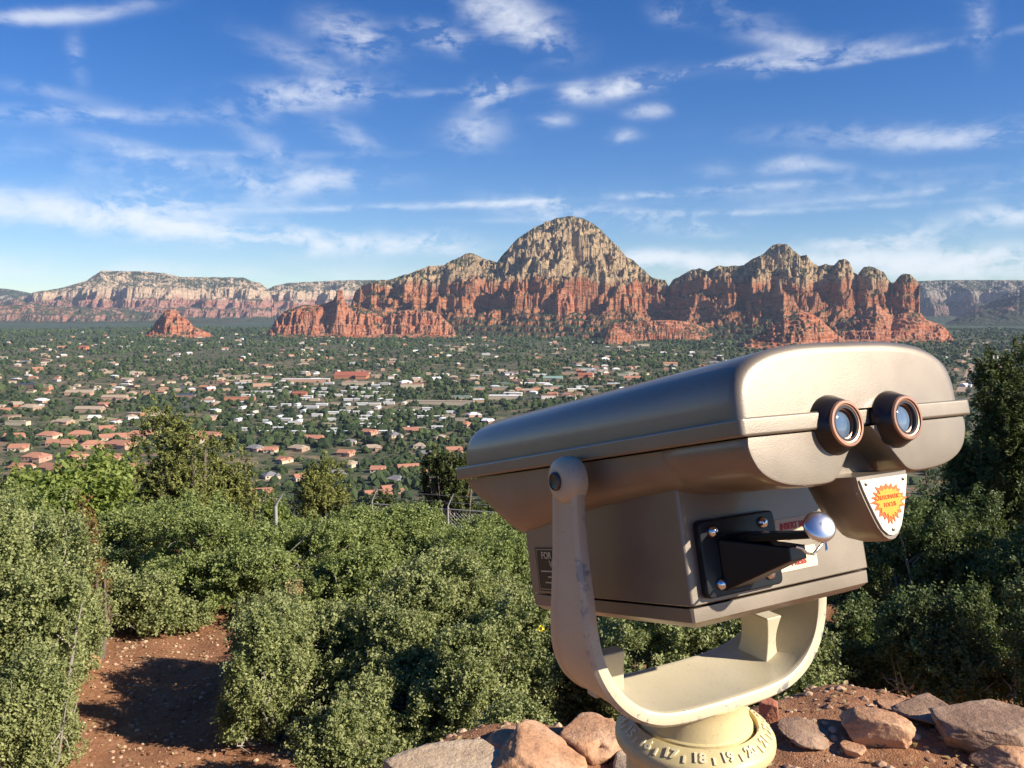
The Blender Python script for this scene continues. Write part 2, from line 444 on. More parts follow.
w = bpy.data.worlds.new('World'); sc.world = w; w.use_nodes = True
nt = w.node_tree; bg = nt.nodes['Background']
skt = N(nt, 'ShaderNodeTexSky', sky_type='NISHITA', sun_disc=False)
skt.sun_elevation = math.radians(SUN_EL); skt.sun_rotation = math.radians(SUN_AZ)
skt.altitude = 1400; skt.air_density = 1.0; skt.dust_density = .1; skt.ozone_density = 3.0
hs = N(nt, 'ShaderNodeHueSaturation'); hs.inputs['Saturation'].default_value = 1.36; hs.inputs['Value'].default_value = .95; hs.inputs['Hue'].default_value = .514
nt.links.new(skt.outputs[0], hs.inputs['Color'])
tc = N(nt, 'ShaderNodeTexCoord'); sp = N(nt, 'ShaderNodeSeparateXYZ'); nt.links.new(tc.outputs['Generated'], sp.inputs[0])
az_ = math_n(nt, 'ARCTAN2', sp.outputs[0], sp.outputs[1]); el_ = math_n(nt, 'ARCSINE', sp.outputs[2])
cb = N(nt, 'ShaderNodeCombineXYZ'); nt.links.new(az_, cb.inputs[0]); nt.links.new(el_, cb.inputs[1])
ae = cb.outputs[0]
wn = N(nt, 'ShaderNodeTexNoise', noise_dimensions='2D'); wn.inputs['Scale'].default_value = 9; wn.inputs['Detail'].default_value = 5
nt.links.new(ae, wn.inputs['Vector'])
wv = N(nt, 'ShaderNodeVectorMath', operation='SUBTRACT'); nt.links.new(wn.outputs['Color'], wv.inputs[0]); wv.inputs[1].default_value = (.5, .5, .5)
ws = N(nt, 'ShaderNodeVectorMath', operation='MULTIPLY'); nt.links.new(wv.outputs[0], ws.inputs[0]); ws.inputs[1].default_value = (.032, .011, 0)
wa = N(nt, 'ShaderNodeVectorMath', operation='ADD'); nt.links.new(ae, wa.inputs[0]); nt.links.new(ws.outputs[0], wa.inputs[1])
warp = wa.outputs[0]
# (px, py, half length, half height, tilt, strength, softness of the wisps)
clouds = [(45, 16, 95, 8, 13, .75), (78, 58, 9, 26, 8, .3), (90, 116, 150, 9, 4, .5), (40, 92, 60, 8, -5, .2), (305, 95, 82, 17, 7, 1.0), (350, 38, 42, 22, -12, .85), (300, 60, 60, 16, -20, .3),
 (440, 38, 42, 15, -8, .85), (510, 16, 60, 26, -22, .95), (545, 40, 30, 18, -40, .4), (494, 90, 32, 17, 12, .95), (472, 132, 36, 24, 10, .5), (430, 93, 130, 5, 4, .3), (572, 92, 20, 12, 0, .75), (550, 120, 20, 9, 4, .6),
 (625, 86, 45, 14, 10, .9), (652, 110, 25, 9, 0, .7), (626, 135, 20, 9, 0, .5), (690, 74, 120, 6, 9, .75), (800, 60, 100, 10, 5, .8), (905, 52, 110, 5, 4, .45), (790, 45, 36, 10, -15, .5), (672, 15, 24, 12, -15, .5), (740, 20, 60, 20, -20, .25), (980, 22, 14, 34, 10, .35),
 (150, 155, 70, 12, -12, .5), (160, 190, 44, 11, -25, .6), (150, 200, 40, 14, 0, .4), (320, 182, 85, 16, 5, .7), (245, 180, 40, 16, -20, .5), (350, 135, 40, 14, -20, .35), (270, 148, 60, 18, -30, .3), (260, 155, 180, 5, 2, .25),
 (70, 212, 170, 22, -3, 1.0), (210, 232, 150, 18, -7, 1.05), (360, 243, 130, 13, -3, 1.15), (440, 240, 40, 12, 0, 1.0), (510, 203, 360, 5, 2.5, .7), (180, 205, 120, 7, 3, .4), (560, 210, 75, 18, -6, .75), (690, 228, 60, 11, -4, .8), (720, 214, 300, 4, 1, .35), (650, 212, 120, 4, -2, .4), (960, 188, 240, 5, 3, .3),
 (700, 262, 110, 13, 0, 1.1), (640, 258, 60, 11, 0, .9), (870, 242, 80, 16, 6, 1.2), (900, 264, 160, 17, 0, 1.2), (1010, 262, 120, 18, 0, 1.1), (1008, 215, 45, 12, 0, .9), (930, 135, 150, 14, -4, .55), (1010, 140, 90, 7, 0, .4), (792, 165, 28, 9, 6, .6), (830, 168, 40, 9, -6, .3), (720, 172, 26, 12, 0, .2),
 (60, 268, 200, 14, 0, .35), (300, 275, 250, 12, 0, .2), (850, 190, 250, 18, 0, .15), (120, 170, 200, 22, -6, .15)]
tot = None
for px, py, rx, ry, rot, st in clouds:
    d = ray(px, py); d = d/np.linalg.norm(d)
    a, e = math.atan2(d[0], d[1]), math.asin(d[2])
    mp = N(nt, 'ShaderNodeMapping', vector_type='TEXTURE')
    mp.inputs['Location'].default_value = (a, e, 0); mp.inputs['Rotation'].default_value = (0, 0, math.radians(rot))
    mp.inputs['Scale'].default_value = (rx*.92/FPX, ry*.84/FPX, 1)
    nt.links.new(ae if (rx > 95 and ry < 8) else warp, mp.inputs[0])
    dt = N(nt, 'ShaderNodeVectorMath', operation='DOT_PRODUCT'); nt.links.new(mp.outputs[0], dt.inputs[0]); nt.links.new(mp.outputs[0], dt.inputs[1])
    ex = math_n(nt, 'EXPONENT', math_n(nt, 'MULTIPLY', dt.outputs['Value'], -1.7))
    v = math_n(nt, 'MULTIPLY', ex, st)
    tot = v if tot is None else math_n(nt, 'ADD', tot, v)
ms = N(nt, 'ShaderNodeMapping'); ms.inputs['Scale'].default_value = (9, 26, 1); ms.inputs['Rotation'].default_value = (0, 0, .06); nt.links.new(warp, ms.inputs[0])
n1 = noise(nt, ms.outputs[0], 1.0, 7, .62, '2D', .25)
ms2 = N(nt, 'ShaderNodeMapping'); ms2.inputs['Scale'].default_value = (40, 60, 1); ms2.inputs['Rotation'].default_value = (0, 0, -.5); nt.links.new(warp, ms2.inputs[0])
n2 = noise(nt, ms2.outputs[0], 1.0, 5, .6, '2D', .3)
wn_ = math_n(nt, 'ADD', math_n(nt, 'MULTIPLY', n1, .72), math_n(nt, 'MULTIPLY', n2, .28))
wf = N(nt, 'ShaderNodeMapRange'); nt.links.new(wn_, wf.inputs[0]); wf.inputs[1].default_value = .42; wf.inputs[2].default_value = .62; wf.inputs[3].default_value = .05; wf.inputs[4].default_value = 1.25
mask = math_n(nt, 'MULTIPLY', tot, wf.outputs[0])
mask = math_n(nt, 'SUBTRACT', 1, math_n(nt, 'EXPONENT', math_n(nt, 'MULTIPLY', mask, -1.1)), True)
mask = math_n(nt, 'MULTIPLY', mask, .88)
CLOUD = 8.3
cm = mixc(nt, mask, hs.outputs[0], (CLOUD*.96, CLOUD*.98, CLOUD*1.01))
nt.links.new(cm, bg.inputs['Color']); bg.inputs['Strength'].default_value = .075
w.cycles.sampling_method = 'MANUAL'; w.cycles.sample_map_resolution = 512

# the air: one closed box round everything
hz = bmesh.new(); add_box(hz, (0, 0, 335), (22600, 22600, 770))
m_h = bpy.data.materials.new('haze'); m_h.use_nodes = True
t_ = m_h.node_tree; t_.nodes.clear(); out = t_.nodes.new('ShaderNodeOutputMaterial'); pv = t_.nodes.new('ShaderNodeVolumePrincipled')
pv.inputs['Color'].default_value = (.62, .76, 1, 1); pv.inputs['Density'].default_value = 3.0e-5; pv.inputs['Anisotropy'].default_value = 0.0
t_.links.new(pv.outputs[0], out.inputs['Volume'])
ho = bm_obj('haze', hz, m_h); ho['kind'] = 'stuff'; ho['label'] = 'thin blue haze in the air over the valley'

sc.view_settings.view_transform = 'Standard'; sc.view_settings.look = 'None'; sc.view_settings.exposure = .85; sc.view_settings.gamma = 1
sc.cycles.use_denoising = True; sc.cycles.max_bounces = 6; sc.cycles.transparent_max_bounces = 8
sc.cycles.diffuse_bounces = 3; sc.cycles.glossy_bounces = 3; sc.cycles.transmission_bounces = 3; sc.cycles.volume_bounces = 0
sc.cycles.caustics_reflective = False; sc.cycles.caustics_refractive = False
# ------------------------------------------------------------------ valley trees
def ico(level):
    bm = bmesh.new(); bmesh.ops.create_icosphere(bm, subdivisions=level, radius=1)
    V = np.array([v.co[:] for v in bm.verts]); F = np.array([[v.index for v in f.verts] for f in bm.faces]); bm.free()
    return V, F

M_VTREE = leaf_mat('valley_foliage', (.016, .032, .015), (.085, .115, .042), trans=0, rough=.8, spec=.1)
_nt = M_VTREE.node_tree; _b = _nt.nodes['Principled BSDF']
bump(_nt, noise(_nt, objco(_nt), 1.1, 4, .7), 1.0, 1.2, _b)
M_BARK = simple('grey_bark', (.16, .13, .105), .9, nscale=25, bstr=.5)
M_BARKP = simple('pale_bark', (.34, .30, .25), .9, nscale=30, bstr=.4)

houses = []          # (x, y, radius) kept free of trees

def crown_cloud(name, P, R, level, tints, lump=.35):
    Vi, Fi = ico(level); n = len(P); k = len(Vi)
    rg = np.random.default_rng(len(P)+level)
    D = 1+lump*(rg.random((n, k))*2-1)
    S = np.stack([R, R*(.85+.3*rg.random(n)), R*(.75+.5*rg.random(n))], -1)
    V = Vi[None]*D[..., None]*S[:, None, :]+P[:, None, :]
    V[..., 2] += (R*.55)[:, None]
    F = Fi[None]+(np.arange(n)*k)[:, None, None]
    t = np.repeat(tints, k)+(rg.random(n*k)-.5)*.25
    return V.reshape(-1, 3), F.reshape(-1, 3), np.clip(t, 0, 1)

def box_vf(cx, cy, cz, sx, sy, sz):
    V = np.array([[x*sx/2, y*sy/2, z*sz] for z in (0, 1) for x, y in ((-1, -1), (1, -1), (1, 1), (-1, 1))])+[cx, cy, cz]
    F = [[0, 3, 2, 1], [4, 5, 6, 7], [0, 1, 5, 4], [1, 2, 6, 5], [2, 3, 7, 6], [3, 0, 4, 7]]
    return V, F

def poly(bm, pts, mat=0):
    f = bm.faces.new([bm.verts.new(p) for p in pts]); f.material_index = mat
    return f

WALLS = {'cream': (.58, .48, .34), 'pink': (.50, .30, .21), 'tan': (.40, .28, .19), 'white': (.62, .60, .56), 'brown': (.26, .17, .12), 'terracotta': (.46, .20, .11)}
ROOFS = {'tan': (.40, .31, .22), 'terracotta': (.43, .20, .125), 'grey': (.22, .21, .21), 'white': (.78, .78, .76), 'green': (.22, .33, .28), 'brown': (.20, .13, .09), 'blue': (.06, .08, .14), 'brick': (.34, .11, .07)}
MW = {k: simple('wall_'+k, v, .85, spec=.2, nscale=.7, var=.1) for k, v in WALLS.items()}
MR = {k: simple('roof_'+k, v, .8, spec=.3, nscale=1.2, var=.15) for k, v in ROOFS.items()}
M_GLASSD = simple('dark_window', (.03, .035, .045), .15, spec=.6, var=.1)

def house_parts(w, d, h, kind):
    """wall, roof, window bmeshes of one house, base at z=0"""
    wb, rb = bmesh.new(), bmesh.new(); wins = []
    add_box(wb, (0, 0, h/2-1), (w, d, h+2))
    wing = kind != 'mobile' and kind != 'flat'
    if wing: add_box(wb, (w*.33, -d*.62, h/2-1.1), (w*.32, d*.5, h+1.8))
    o = .5
    def hip(bm, cx, cy, w, d, z, rise, gable):
        a = [(-w/2-o, -d/2-o), (w/2+o, -d/2-o), (w/2+o, d/2+o), (-w/2-o, d/2+o)]
        if w >= d: r0, r1 = ((-w/2-o if gable else -w/2+d/2), 0), ((w/2+o if gable else w/2-d/2), 0)
        else: r0, r1 = (0, -d/2-o if gable else -d/2+w/2), (0, d/2+o if gable else d/2-w/2)
        lo = [bm.verts.new((cx+x, cy+y, z)) for x, y in a]
        R0 = bm.verts.new((cx+r0[0], cy+r0[1], z+rise)); R1 = bm.verts.new((cx+r1[0], cy+r1[1], z+rise))
        if w >= d: fs = [(lo[0], lo[1], R1, R0), (lo[1], lo[2], R1), (lo[2], lo[3], R0, R1), (lo[3], lo[0], R0)]
        else: fs = [(lo[0], lo[1], R0), (lo[1], lo[2], R1, R0), (lo[2], lo[3], R1), (lo[3], lo[0], R0, R1)]
        for f in fs: bm.faces.new(f)
        bm.faces.new(lo[::-1])
    if kind == 'flat':
        add_box(rb, (0, 0, h+.18), (w+.5, d+.5, .35)); add_box(rb, (w*.2, d*.1, h+.8), (w*.2, d*.3, .9))
    elif kind == 'mobile':
        hip(rb, 0, 0, w, d, h, .7, True)
    else:
        hip(rb, 0, 0, w, d, h, d*.27, kind == 'gable'); hip(rb, w*.33, -d*.62+.02, w*.34, d*.5+.5, h-.05, d*.17, kind == 'gable')
    nwin = max(2, int(w/4))
    for i in range(nwin):
        x = -w/2+(i+.5)*w/nwin
        if wing and x > w*.12: continue
        wins.append(((x, -d/2-.03, h*.55), (min(1.8, w/nwin*.6), .12, 1.3)))
    wins.append(((w/2+.03, 0, h*.55), (.12, min(2.4, d*.4), 1.2)))
    return wb, rb, wins

SPECS = []
def zone(px, py):
    side = 'left edge' if px < 130 else 'left' if px < 300 else 'middle' if px < 520 else 'right'
    return side

def put_house(px, py, w, d, h, kind, wall, roof, rz, cat, label, group, parts=True):
    x, y = on_ground(px, py)
    for hx, hy, hr in houses:
        if (hx-x)**2+(hy-y)**2 < ((w+hr*2)*.42)**2 and cat != 'keep': return None
    key = (w, d, h, kind, wall, roof)
    z = min(gz(x+a*w*.4, y+b*d*.4) for a in (-1, 1) for b in (-1, 1))+.3
    o = empty('mobile_home' if kind == 'mobile' else ('building' if cat == 'building' else 'house'), (x, y, z), label, cat, group, rz)
    if key not in MESHCACHE:
        wb, rb, wins = house_parts(w, d, h, kind)
        ms = []
        for nm, bm, mt in (('wall', wb, MW[wall]), ('roof', rb, MR[roof])):
            me = bpy.data.meshes.new(nm); bm.to_mesh(me); bm.free(); me.materials.append(mt); ms.append(me)
        gl = []
        for c_, s_ in wins:
            bm = bmesh.new(); add_box(bm, c_, s_); me = bpy.data.meshes.new('window'); bm.to_mesh(me); bm.free(); me.materials.append(M_GLASSD); gl.append(me)
        MESHCACHE[key] = (ms, gl)
    ms, gl = MESHCACHE[key]
    for nm, me in zip(('wall', 'roof'), ms): link(nm, me, o)
    if parts and py > 425:
        for me in gl: link('window', me, o)
    houses.append((x, y, max(w, d)/2))
    return o
MESHCACHE = {}

# big single buildings first
big = [
 (306, 382, 95, 16, 7, 'flat', 'pink', 'white', .05, 'long curved pink shopping building with white roof edge in mid valley'),
 (262, 386, 34, 12, 5, 'flat', 'pink', 'tan', .35, 'low pink building continuing the shopping row to the left'),
 (352, 378, 70, 30, 6, 'gable', 'terracotta', 'brick', 0, 'large brick red roofed building behind the shopping row'),
 (358, 385, 60, 14, 6, 'flat', 'cream', 'tan', -.05, 'cream flat roofed block just right of the shopping row'),
 (440, 404, 110, 16, 6, 'flat', 'cream', 'tan', -.12, 'very long cream flat roofed store above the white trailer rows'),
 (505, 399, 55, 18, 6, 'flat', 'cream', 'white', -.1, 'cream store with white roof left of the viewer top'),
 (412, 388, 42, 16, 8, 'flat', 'cream', 'terracotta', 0, 'orange yellow walled block in the town centre'),
 (300, 396, 24, 12, 5, 'gable', 'terracotta', 'brick', 0, 'small dark red roofed building under the shopping row'),
 (30, 388, 44, 20, 7, 'flat', 'brown', 'blue', -.1, 'dark blue roofed hall with brown wall at the left edge'),
 (46, 390, 20, 14, 5, 'flat', 'terracotta', 'tan', -.1, 'orange annex beside the dark blue hall'),
 (186, 398, 34, 18, 6, 'flat', 'brown', 'blue', .1, 'dark roofed building behind the tall juniper'),
 (240, 400, 50, 12, 5, 'flat', 'terracotta', 'terracotta', .1, 'long orange building right of the tall juniper'),
 (208, 403, 20, 12, 5, 'flat', 'white', 'terracotta', .1, 'white walled building with orange roof behind the tall juniper'),
 (484, 372, 30, 16, 6, 'flat', 'tan', 'green', 0, 'green roofed building left of the town centre'),
 (537, 386, 48, 20, 6, 'flat', 'cream', 'white', -.1, 'large pale roofed store close above the viewer top'),
 (553, 381, 40, 16, 6, 'gable', 'tan', 'green', -.1, 'green roofed store close above the viewer top'),
 (500, 390, 30, 14, 6, 'flat', 'tan', 'green', 0, 'grey green roofed block right of the long cream store'),
 (585, 378, 30, 16, 7, 'gable', 'terracotta', 'brick', 0, 'brick red roofed hall above the viewer top'),
 (632, 380, 36, 14, 5, 'gable', 'pink', 'terracotta', 0, 'terracotta roofed building touching the viewer top line'),
 (643, 346, 40, 18, 7, 'flat', 'cream', 'tan', 0, 'large cream house on the rise below the red shelf'),
 (670, 366, 34, 14, 6, 'gable', 'cream', 'terracotta', 0, 'cream house with orange roof right of the green belt'),
 (486, 175+180, 24, 12, 5, 'flat', 'white', 'white', 0, 'single bright white house in the far woods'),
 (84, 350, 26, 16, 9, 'gable', 'terracotta', 'brick', 0, 'tall orange house on a knoll at the left'),
 (353, 365, 16, 10, 6, 'flat', 'white', 'white', 0, 'lone bright white cube house in the middle distance'),
 (90, 412, 40, 14, 5, 'gable', 'tan', 'tan', 0, 'tan apartment block above the dry field'),
 (80, 395, 46, 16, 5, 'gable', 'pink', 'tan', .05, 'long pink apartment block in the left part of town'),
 (115, 400, 40, 14, 5, 'gable', 'pink', 'tan', 0, 'pink apartment block right of its longer neighbour'),
 (30, 410, 26, 16, 5, 'hip', 'tan', 'tan', 0, 'broad tan hip roofed house above the dry field'),
 (18, 425, 30, 10, 5, 'flat', 'cream', 'tan', -.1, 'low cream building left of the dry field'),
 (594+9, 312+60, 22, 10, 5, 'flat', 'cream', 'tan', 0, 'cream flat building in the trees above the viewer'),
]
for px, py, w, d, h, kd, wl, rf, rz, lb in big:
    put_house(px, py, w, d, h, kd, wl, rf, rz, 'building', lb, None)

# villas with terracotta roofs at the lower left
vill = [(22, 452), (42, 460), (60, 470), (36, 474), (78, 456), (96, 447), (112, 440), (92, 470), (118, 462), (128, 474), (60, 446), (126, 450), (20, 470), (28, 489), (205, 436), (192, 442), (105, 432), (84, 438), (75, 480), (140, 436), (10, 440), (48, 438)]
for i, (px, py) in enumerate(vill):
    put_house(px+rnd.uniform(-6, 6), py+rnd.uniform(-3, 3), 20+(i % 4)*5, 15, 3.2+(i % 2)*1.8, 'hip' if i % 2 else 'gable', 'pink' if i % 3 else 'cream', 'terracotta', rnd.uniform(-.5, .5), 'house',
              'terracotta roofed villa of the cluster at the lower left of town', 'terracotta roofed villas at the lower left')
# single houses between the near trees below the trailer rows
lowh = [(300, 480), (268, 505), (262, 495), (270, 478), (345, 455), (372, 450), (380, 472), (398, 482), (410, 470), (352, 466), (392, 492), (428, 456), (430, 474), (440, 440), (412, 432), (396, 437), (368, 434), (300, 450), (272, 452), (255, 450), (316, 440), (420, 448), (452, 452), (336, 476), (284, 462), (322, 494), (376, 497), (350, 444)]
for i, (px, py) in enumerate(lowh):
    rf = ['terracotta', 'tan', 'terracotta', 'grey'][i % 4]; wl = ['cream', 'pink', 'tan'][i % 3]
    put_house(px+rnd.uniform(-2, 2), py, 14+(i % 3)*4, 12, 3.2, 'hip' if i % 2 else 'gable', wl, rf, rnd.uniform(-.6, .6), 'house',
              '%s house with %s roof among the trees below the white trailer rows' % (wl, {'terracotta': 'orange tiled', 'tan': 'tan', 'grey': 'grey'}[rf]), '%s houses with %s roofs below the trailer rows' % (wl, rf))
# rows of white mobile homes
cnt = 0
for row, py in enumerate(np.geomspace(385, 434, 13)):
    step = 7.5+row*.55
    px = 236+rnd.uniform(0, 10)+(row % 3)*3
    end = 462 if row < 10 else 440
    while px < end:
        if py < 401 and px > 395: break
        if rnd.random() < .66 and cnt < 190:
            c = rnd.random()
            o = put_house(px, py+rnd.uniform(-1.2, 1.2), 15 if c < .5 else 18, 6.5, 3, 'mobile', 'white' if c < .75 else 'cream', 'white' if c < .86 else 'tan', rnd.choice([0, .05, -.08, 1.45]), 'mobile home',
                      'white mobile home in the rows of the trailer park in mid valley' if c < .75 else 'cream mobile home in the rows of the trailer park in mid valley', 'mobile homes in the trailer park', parts=py > 408)
            if o: cnt += 1
        px += step*rnd.uniform(.9, 1.6)
# commercial strip right of the park
for i in range(34):
    px = rnd.uniform(455, 640); py = rnd.uniform(374, 404)-max(0, px-520)*.11
    wl = rnd.choice(['cream', 'white', 'pink', 'tan']); rf = rnd.choice(['white', 'tan', 'white', 'green', 'terracotta'])
    w = rnd.choice([18, 24, 32])
    put_house(px, py, w, 14, 5, 'flat', wl, rf, rnd.choice([0, -.12, .1]), 'building',
              '%s shop building with %s flat roof along the main street above the viewer' % (wl, {'terracotta': 'orange'}.get(rf, rf)), '%s shop buildings with %s roofs' % (wl, rf))
# scattered houses over the rest of the valley
n = 0; tries = 0
while n < 245 and tries < 1500:
    tries += 1
    px = rnd.uniform(-10, 1030) if rnd.random() < .8 else rnd.uniform(380, 640)
    py = 333+rnd.random()**1.25*95
    if 236 < px < 462 and py > 384: continue
    if px > 500 and py > 405: continue
    if 640 < px < 930 and py > 372: continue
    if px > 880 and rnd.random() < .6: continue
    if fbm(np.array([px*.02]), np.array([py*.07]), 3)[0] < -.12: continue
    wl = rnd.choices(['cream', 'pink', 'tan', 'brown', 'white', 'terracotta'], [4, 4, 5, 1, 2, 1.2])[0]
    rf = rnd.choices(['tan', 'terracotta', 'grey', 'white', 'brown'], [6, 3, 1, 2.0, 1.5])[0]
    w = rnd.choice([14, 18, 22])
    far = py < 365
    where = 'at the foot of the buttes' if py < 350 else 'in the middle distance' if py < 380 else 'in the near part of town'
    sd = 'left' if px < 300 else 'centre' if px < 560 else 'right'
    o = put_house(px, py, w, 12, 3.3, rnd.choice(['hip', 'gable', 'gable', 'flat']), wl, rf, rnd.uniform(-.7, .7), 'house',
                  '%s house with %s roof %s, %s of the picture' % (wl, {'terracotta': 'orange'}.get(rf, rf), where, sd), '%s houses with %s roofs %s %s' % (wl, rf, where, sd), parts=not far)
    if o: n += 1

# the houses beyond the three hundred individual ones, small and far
def far_houses():
    q = np.random.default_rng(77)
    out = {k: bmesh.new() for k in ('all',)}
    bm = out['all']; k = 0; tr = 0
    cols = ['cream', 'pink', 'tan', 'white', 'terracotta']
    while k < 300 and tr < 2500:
        tr += 1
        px = q.uniform(-20, 1040); py = 334+q.random()**1.1*62
        if 240 < px < 460 and py > 384: continue
        if px > 680 and py > 362 and px < 930: continue
        if px > 640 and q.random() < .5: continue
        if fbm(np.array([px*.02]), np.array([py*.07]), 3)[0] < -.2: continue
        x, y = on_ground(px, py)
        if any((hx-x)**2+(hy-y)**2 < 20**2 for hx, hy, hr in houses): continue
        z = gz(x, y); w_, d_, h_ = q.choice([10, 13, 17]), 9, q.choice([2.8, 3.6, 4.5]); a = q.uniform(-.6, .6)
        ci = int(q.choice(5, p=[.3, .25, .25, .1, .1])); ri = 5+int(q.choice(4, p=[.45, .25, .2, .1]))
        add_box(bm, (x, y, z+h_/2-.5), (w_, d_, h_+1), ci, a)
        M = Matrix.Translation((x, y, z+h_)) @ Matrix.Rotation(a, 4, 'Z')
        lo = [bm.verts.new(M @ Vector(p)) for p in ((-w_/2-.5, -d_/2-.5, 0), (w_/2+.5, -d_/2-.5, 0), (w_/2+.5, d_/2+.5, 0), (-w_/2-.5, d_/2+.5, 0), (-w_/4, 0, 2), (w_/4, 0, 2))]
        for f in ((0, 1, 5, 4), (1, 2, 5), (2, 3, 4, 5), (3, 0, 4)): bm.faces.new([lo[i] for i in f]).material_index = ri
        houses.append((x, y, w_/2)); k += 1
    o = bm_obj('houses', bm, [MW[c_] for c_ in cols]+[MR[r_] for r_ in ('tan', 'terracotta', 'white', 'brown')])
    tag(o, 'the many tiny far houses scattered through the woods of the valley', 'houses', kind='stuff')
far_houses()

# road ribbons following the ground
M_ROAD = simple('asphalt', (.10, .095, .095), .85, nscale=.5, var=.1)
M_DIRTROAD = simple('dirt_road', (.36, .25, .17), .95, nscale=.3)
def road(pts, width, mat, label=None):
    P = [np.array(on_ground(*p)) for p in pts]
    dense = []
    for a, b in zip(P[:-1], P[1:]):
        k = max(2, int(np.linalg.norm(b-a)/12))
        dense += [a+(b-a)*i/k for i in range(k)]
    dense.append(P[-1]); dense = np.array(dense)
    t = np.gradient(dense, axis=0); t /= np.linalg.norm(t, axis=1)[:, None]
    nn = np.stack([t[:, 1], -t[:, 0]], -1)
    off = np.linspace(-width/2, width/2, 5)
    XY = dense[:, None]+nn[:, None]*off[None, :, None]
    Z = ground(XY[..., 0], XY[..., 1]).max(axis=1)[:, None]+.35+0*XY[..., 0]
    V = np.concatenate([XY, Z[..., None]], -1).reshape(-1, 3)
    o = link('road', mesh_np('road', V, grid_faces(len(dense), 5)[:, ::-1], [mat], smooth=True)); o['kind'] = 'structure'
    for q in dense[::2]: houses.append((q[0], q[1], width*.45))
road([(176, 420), (186, 404), (190, 396), (180, 385)], 11, M_ROAD)
road([(-20, 432), (60, 429), (150, 424), (240, 428)], 7, M_DIRTROAD)
road([(960, 392), (968, 376), (972, 362), (966, 352), (975, 343)], 14, M_DIRTROAD)
road([(0, 372), (90, 368), (200, 376), (260, 371), (300, 366)], 9, M_DIRTROAD)
road([(380, 440), (400, 436), (430, 428), (452, 424)], 7, M_DIRTROAD)
road([(460, 408), (520, 400), (580, 390), (640, 380), (700, 370)], 12, M_ROAD)
road([(440, 478), (466, 466), (490, 455)], 8, M_DIRTROAD)

# dry field
def patch(pts, mat, name='field'):
    P = [on_ground(*p) for p in pts]; c = np.mean(P, axis=0)
    V = []; k = len(P); rings = 5
    for r in range(rings+1):
        for p in P:
            q = c+(np.array(p)-c)*(r/rings); V.append((q[0], q[1], gz(*q)+.4))
    F = [[r*k+i, r*k+(i+1) % k, (r+1)*k+(i+1) % k, (r+1)*k+i] for r in range(rings) for i in range(k)]
    o = link(name, mesh_np(name, np.array(V), np.array(F), [mat], smooth=True)); o['kind'] = 'structure'
    houses.append((c[0], c[1], np.linalg.norm(np.array(P[0])-c)*.6))
M_FIELD = simple('dry_grass', (.30, .27, .13), .95, nscale=.08)
patch([(50, 424), (54, 417), (95, 415), (118, 419), (112, 425), (75, 427)], M_FIELD)
patch([(205, 376), (240, 372), (262, 373), (258, 380), (215, 382)], simple('bare_soil', (.36, .26, .17), .95, nscale=.05))

H = np.array(houses)
def free(X, Y, pad=0.5):
    ok = np.ones(len(X), bool)
    for hx, hy, hr in H: ok &= ((X-hx)**2+(Y-hy)**2) > (hr*.72+pad)**2
    return ok

# distant woodland
rg = np.random.default_rng(5)
n = 76000
r = 360+rg.random(n)**.98*4700
az = (rg.random(n)-.5)*1.28
X = np.sin(az)*r; Y = np.cos(az)*r
dn = fbm(X/260, Y/260, 4)
keep = (rg.random(n) < sstep(-.25, .2, dn)*.86+.14) & free(X, Y)
X, Y, r = X[keep], Y[keep], r[keep]
pxs = 512+FPX*X/(Y*1.0)
Rad = (1.9+3.6*rg.random(len(X))**2.6)*(1+.25*sstep(1500, 3500, r))
tall = rg.random(len(X)) < .06; Rad[tall] *= 1.5
T = np.clip(rg.random(len(X))*.8+.5*fbm(X/150, Y/150, 3)+.1, 0, 1)
Z = ground(X, Y)
# the nearest ones in view are things of their own
invis = (np.abs(pxs-512) < 516) & (X/Y < -.02) & (r > 640)
order = np.argsort(np.where(invis, r, 1e9)); nearest = order[:290]
mask = np.ones(len(X), bool); mask[nearest] = False
Vs, Fs, Ts = [], [], []; off = 0
for lv, sel in ((2, mask & (r < 1300)), (1, mask & (r >= 1300))):
    P = np.stack([X[sel], Y[sel], Z[sel]], -1)
    v, f, t = crown_cloud('w', P, Rad[sel], lv, T[sel])
    Vs.append(v); Fs.append(f+off); Ts.append(t); off += len(v)
me = mesh_np('woodland', np.concatenate(Vs), np.concatenate(Fs), [M_VTREE], tint=np.concatenate(Ts))
tag(link('woodland', me), 'dark green woodland of small trees spread through the whole town and valley', 'woodland', kind='stuff')
# prototypes for single valley trees
def leafcard_tree(seed, R, nl=900):
    q = np.random.default_rng(seed)
    lob = q.normal(size=(9, 3))*[.5, .5, .32]+[0, 0, .75]
    P = lob[q.integers(0, 9, nl)]+(lambda d: d/np.linalg.norm(d, axis=1)[:, None])(q.normal(size=(nl, 3)))*(.25+.25*q.random(nl))[:, None]
    P[:, 2] = np.maximum(P[:, 2], .05)
    a = q.normal(size=(nl, 3)); a /= np.linalg.norm(a, axis=1)[:, None]
    b = np.cross(a, q.normal(size=(nl, 3))); b /= np.linalg.norm(b, axis=1)[:, None]
    s = (.09+.07*q.random(nl))[:, None]
    V = np.stack([P-a*s, P+b*s*.8, P+a*s, P-b*s*.8], 1).reshape(-1, 3)*R
    F = np.arange(nl*4).reshape(-1, 4)
    t = np.repeat(np.clip(q.random(nl)*.6+.2, 0, 1), 4)
    return mesh_np('tree', V, F, [], tint=t)
VT = [leaf_mat('tree_green_a', (.022, .042, .018), (.085, .12, .045), 0, .7, .15), leaf_mat('tree_green_b', (.02, .035, .018), (.06, .085, .04), 0, .7, .15), leaf_mat('tree_green_c', (.035, .055, .02), (.14, .16, .05), 0, .7, .15)]
protos = []
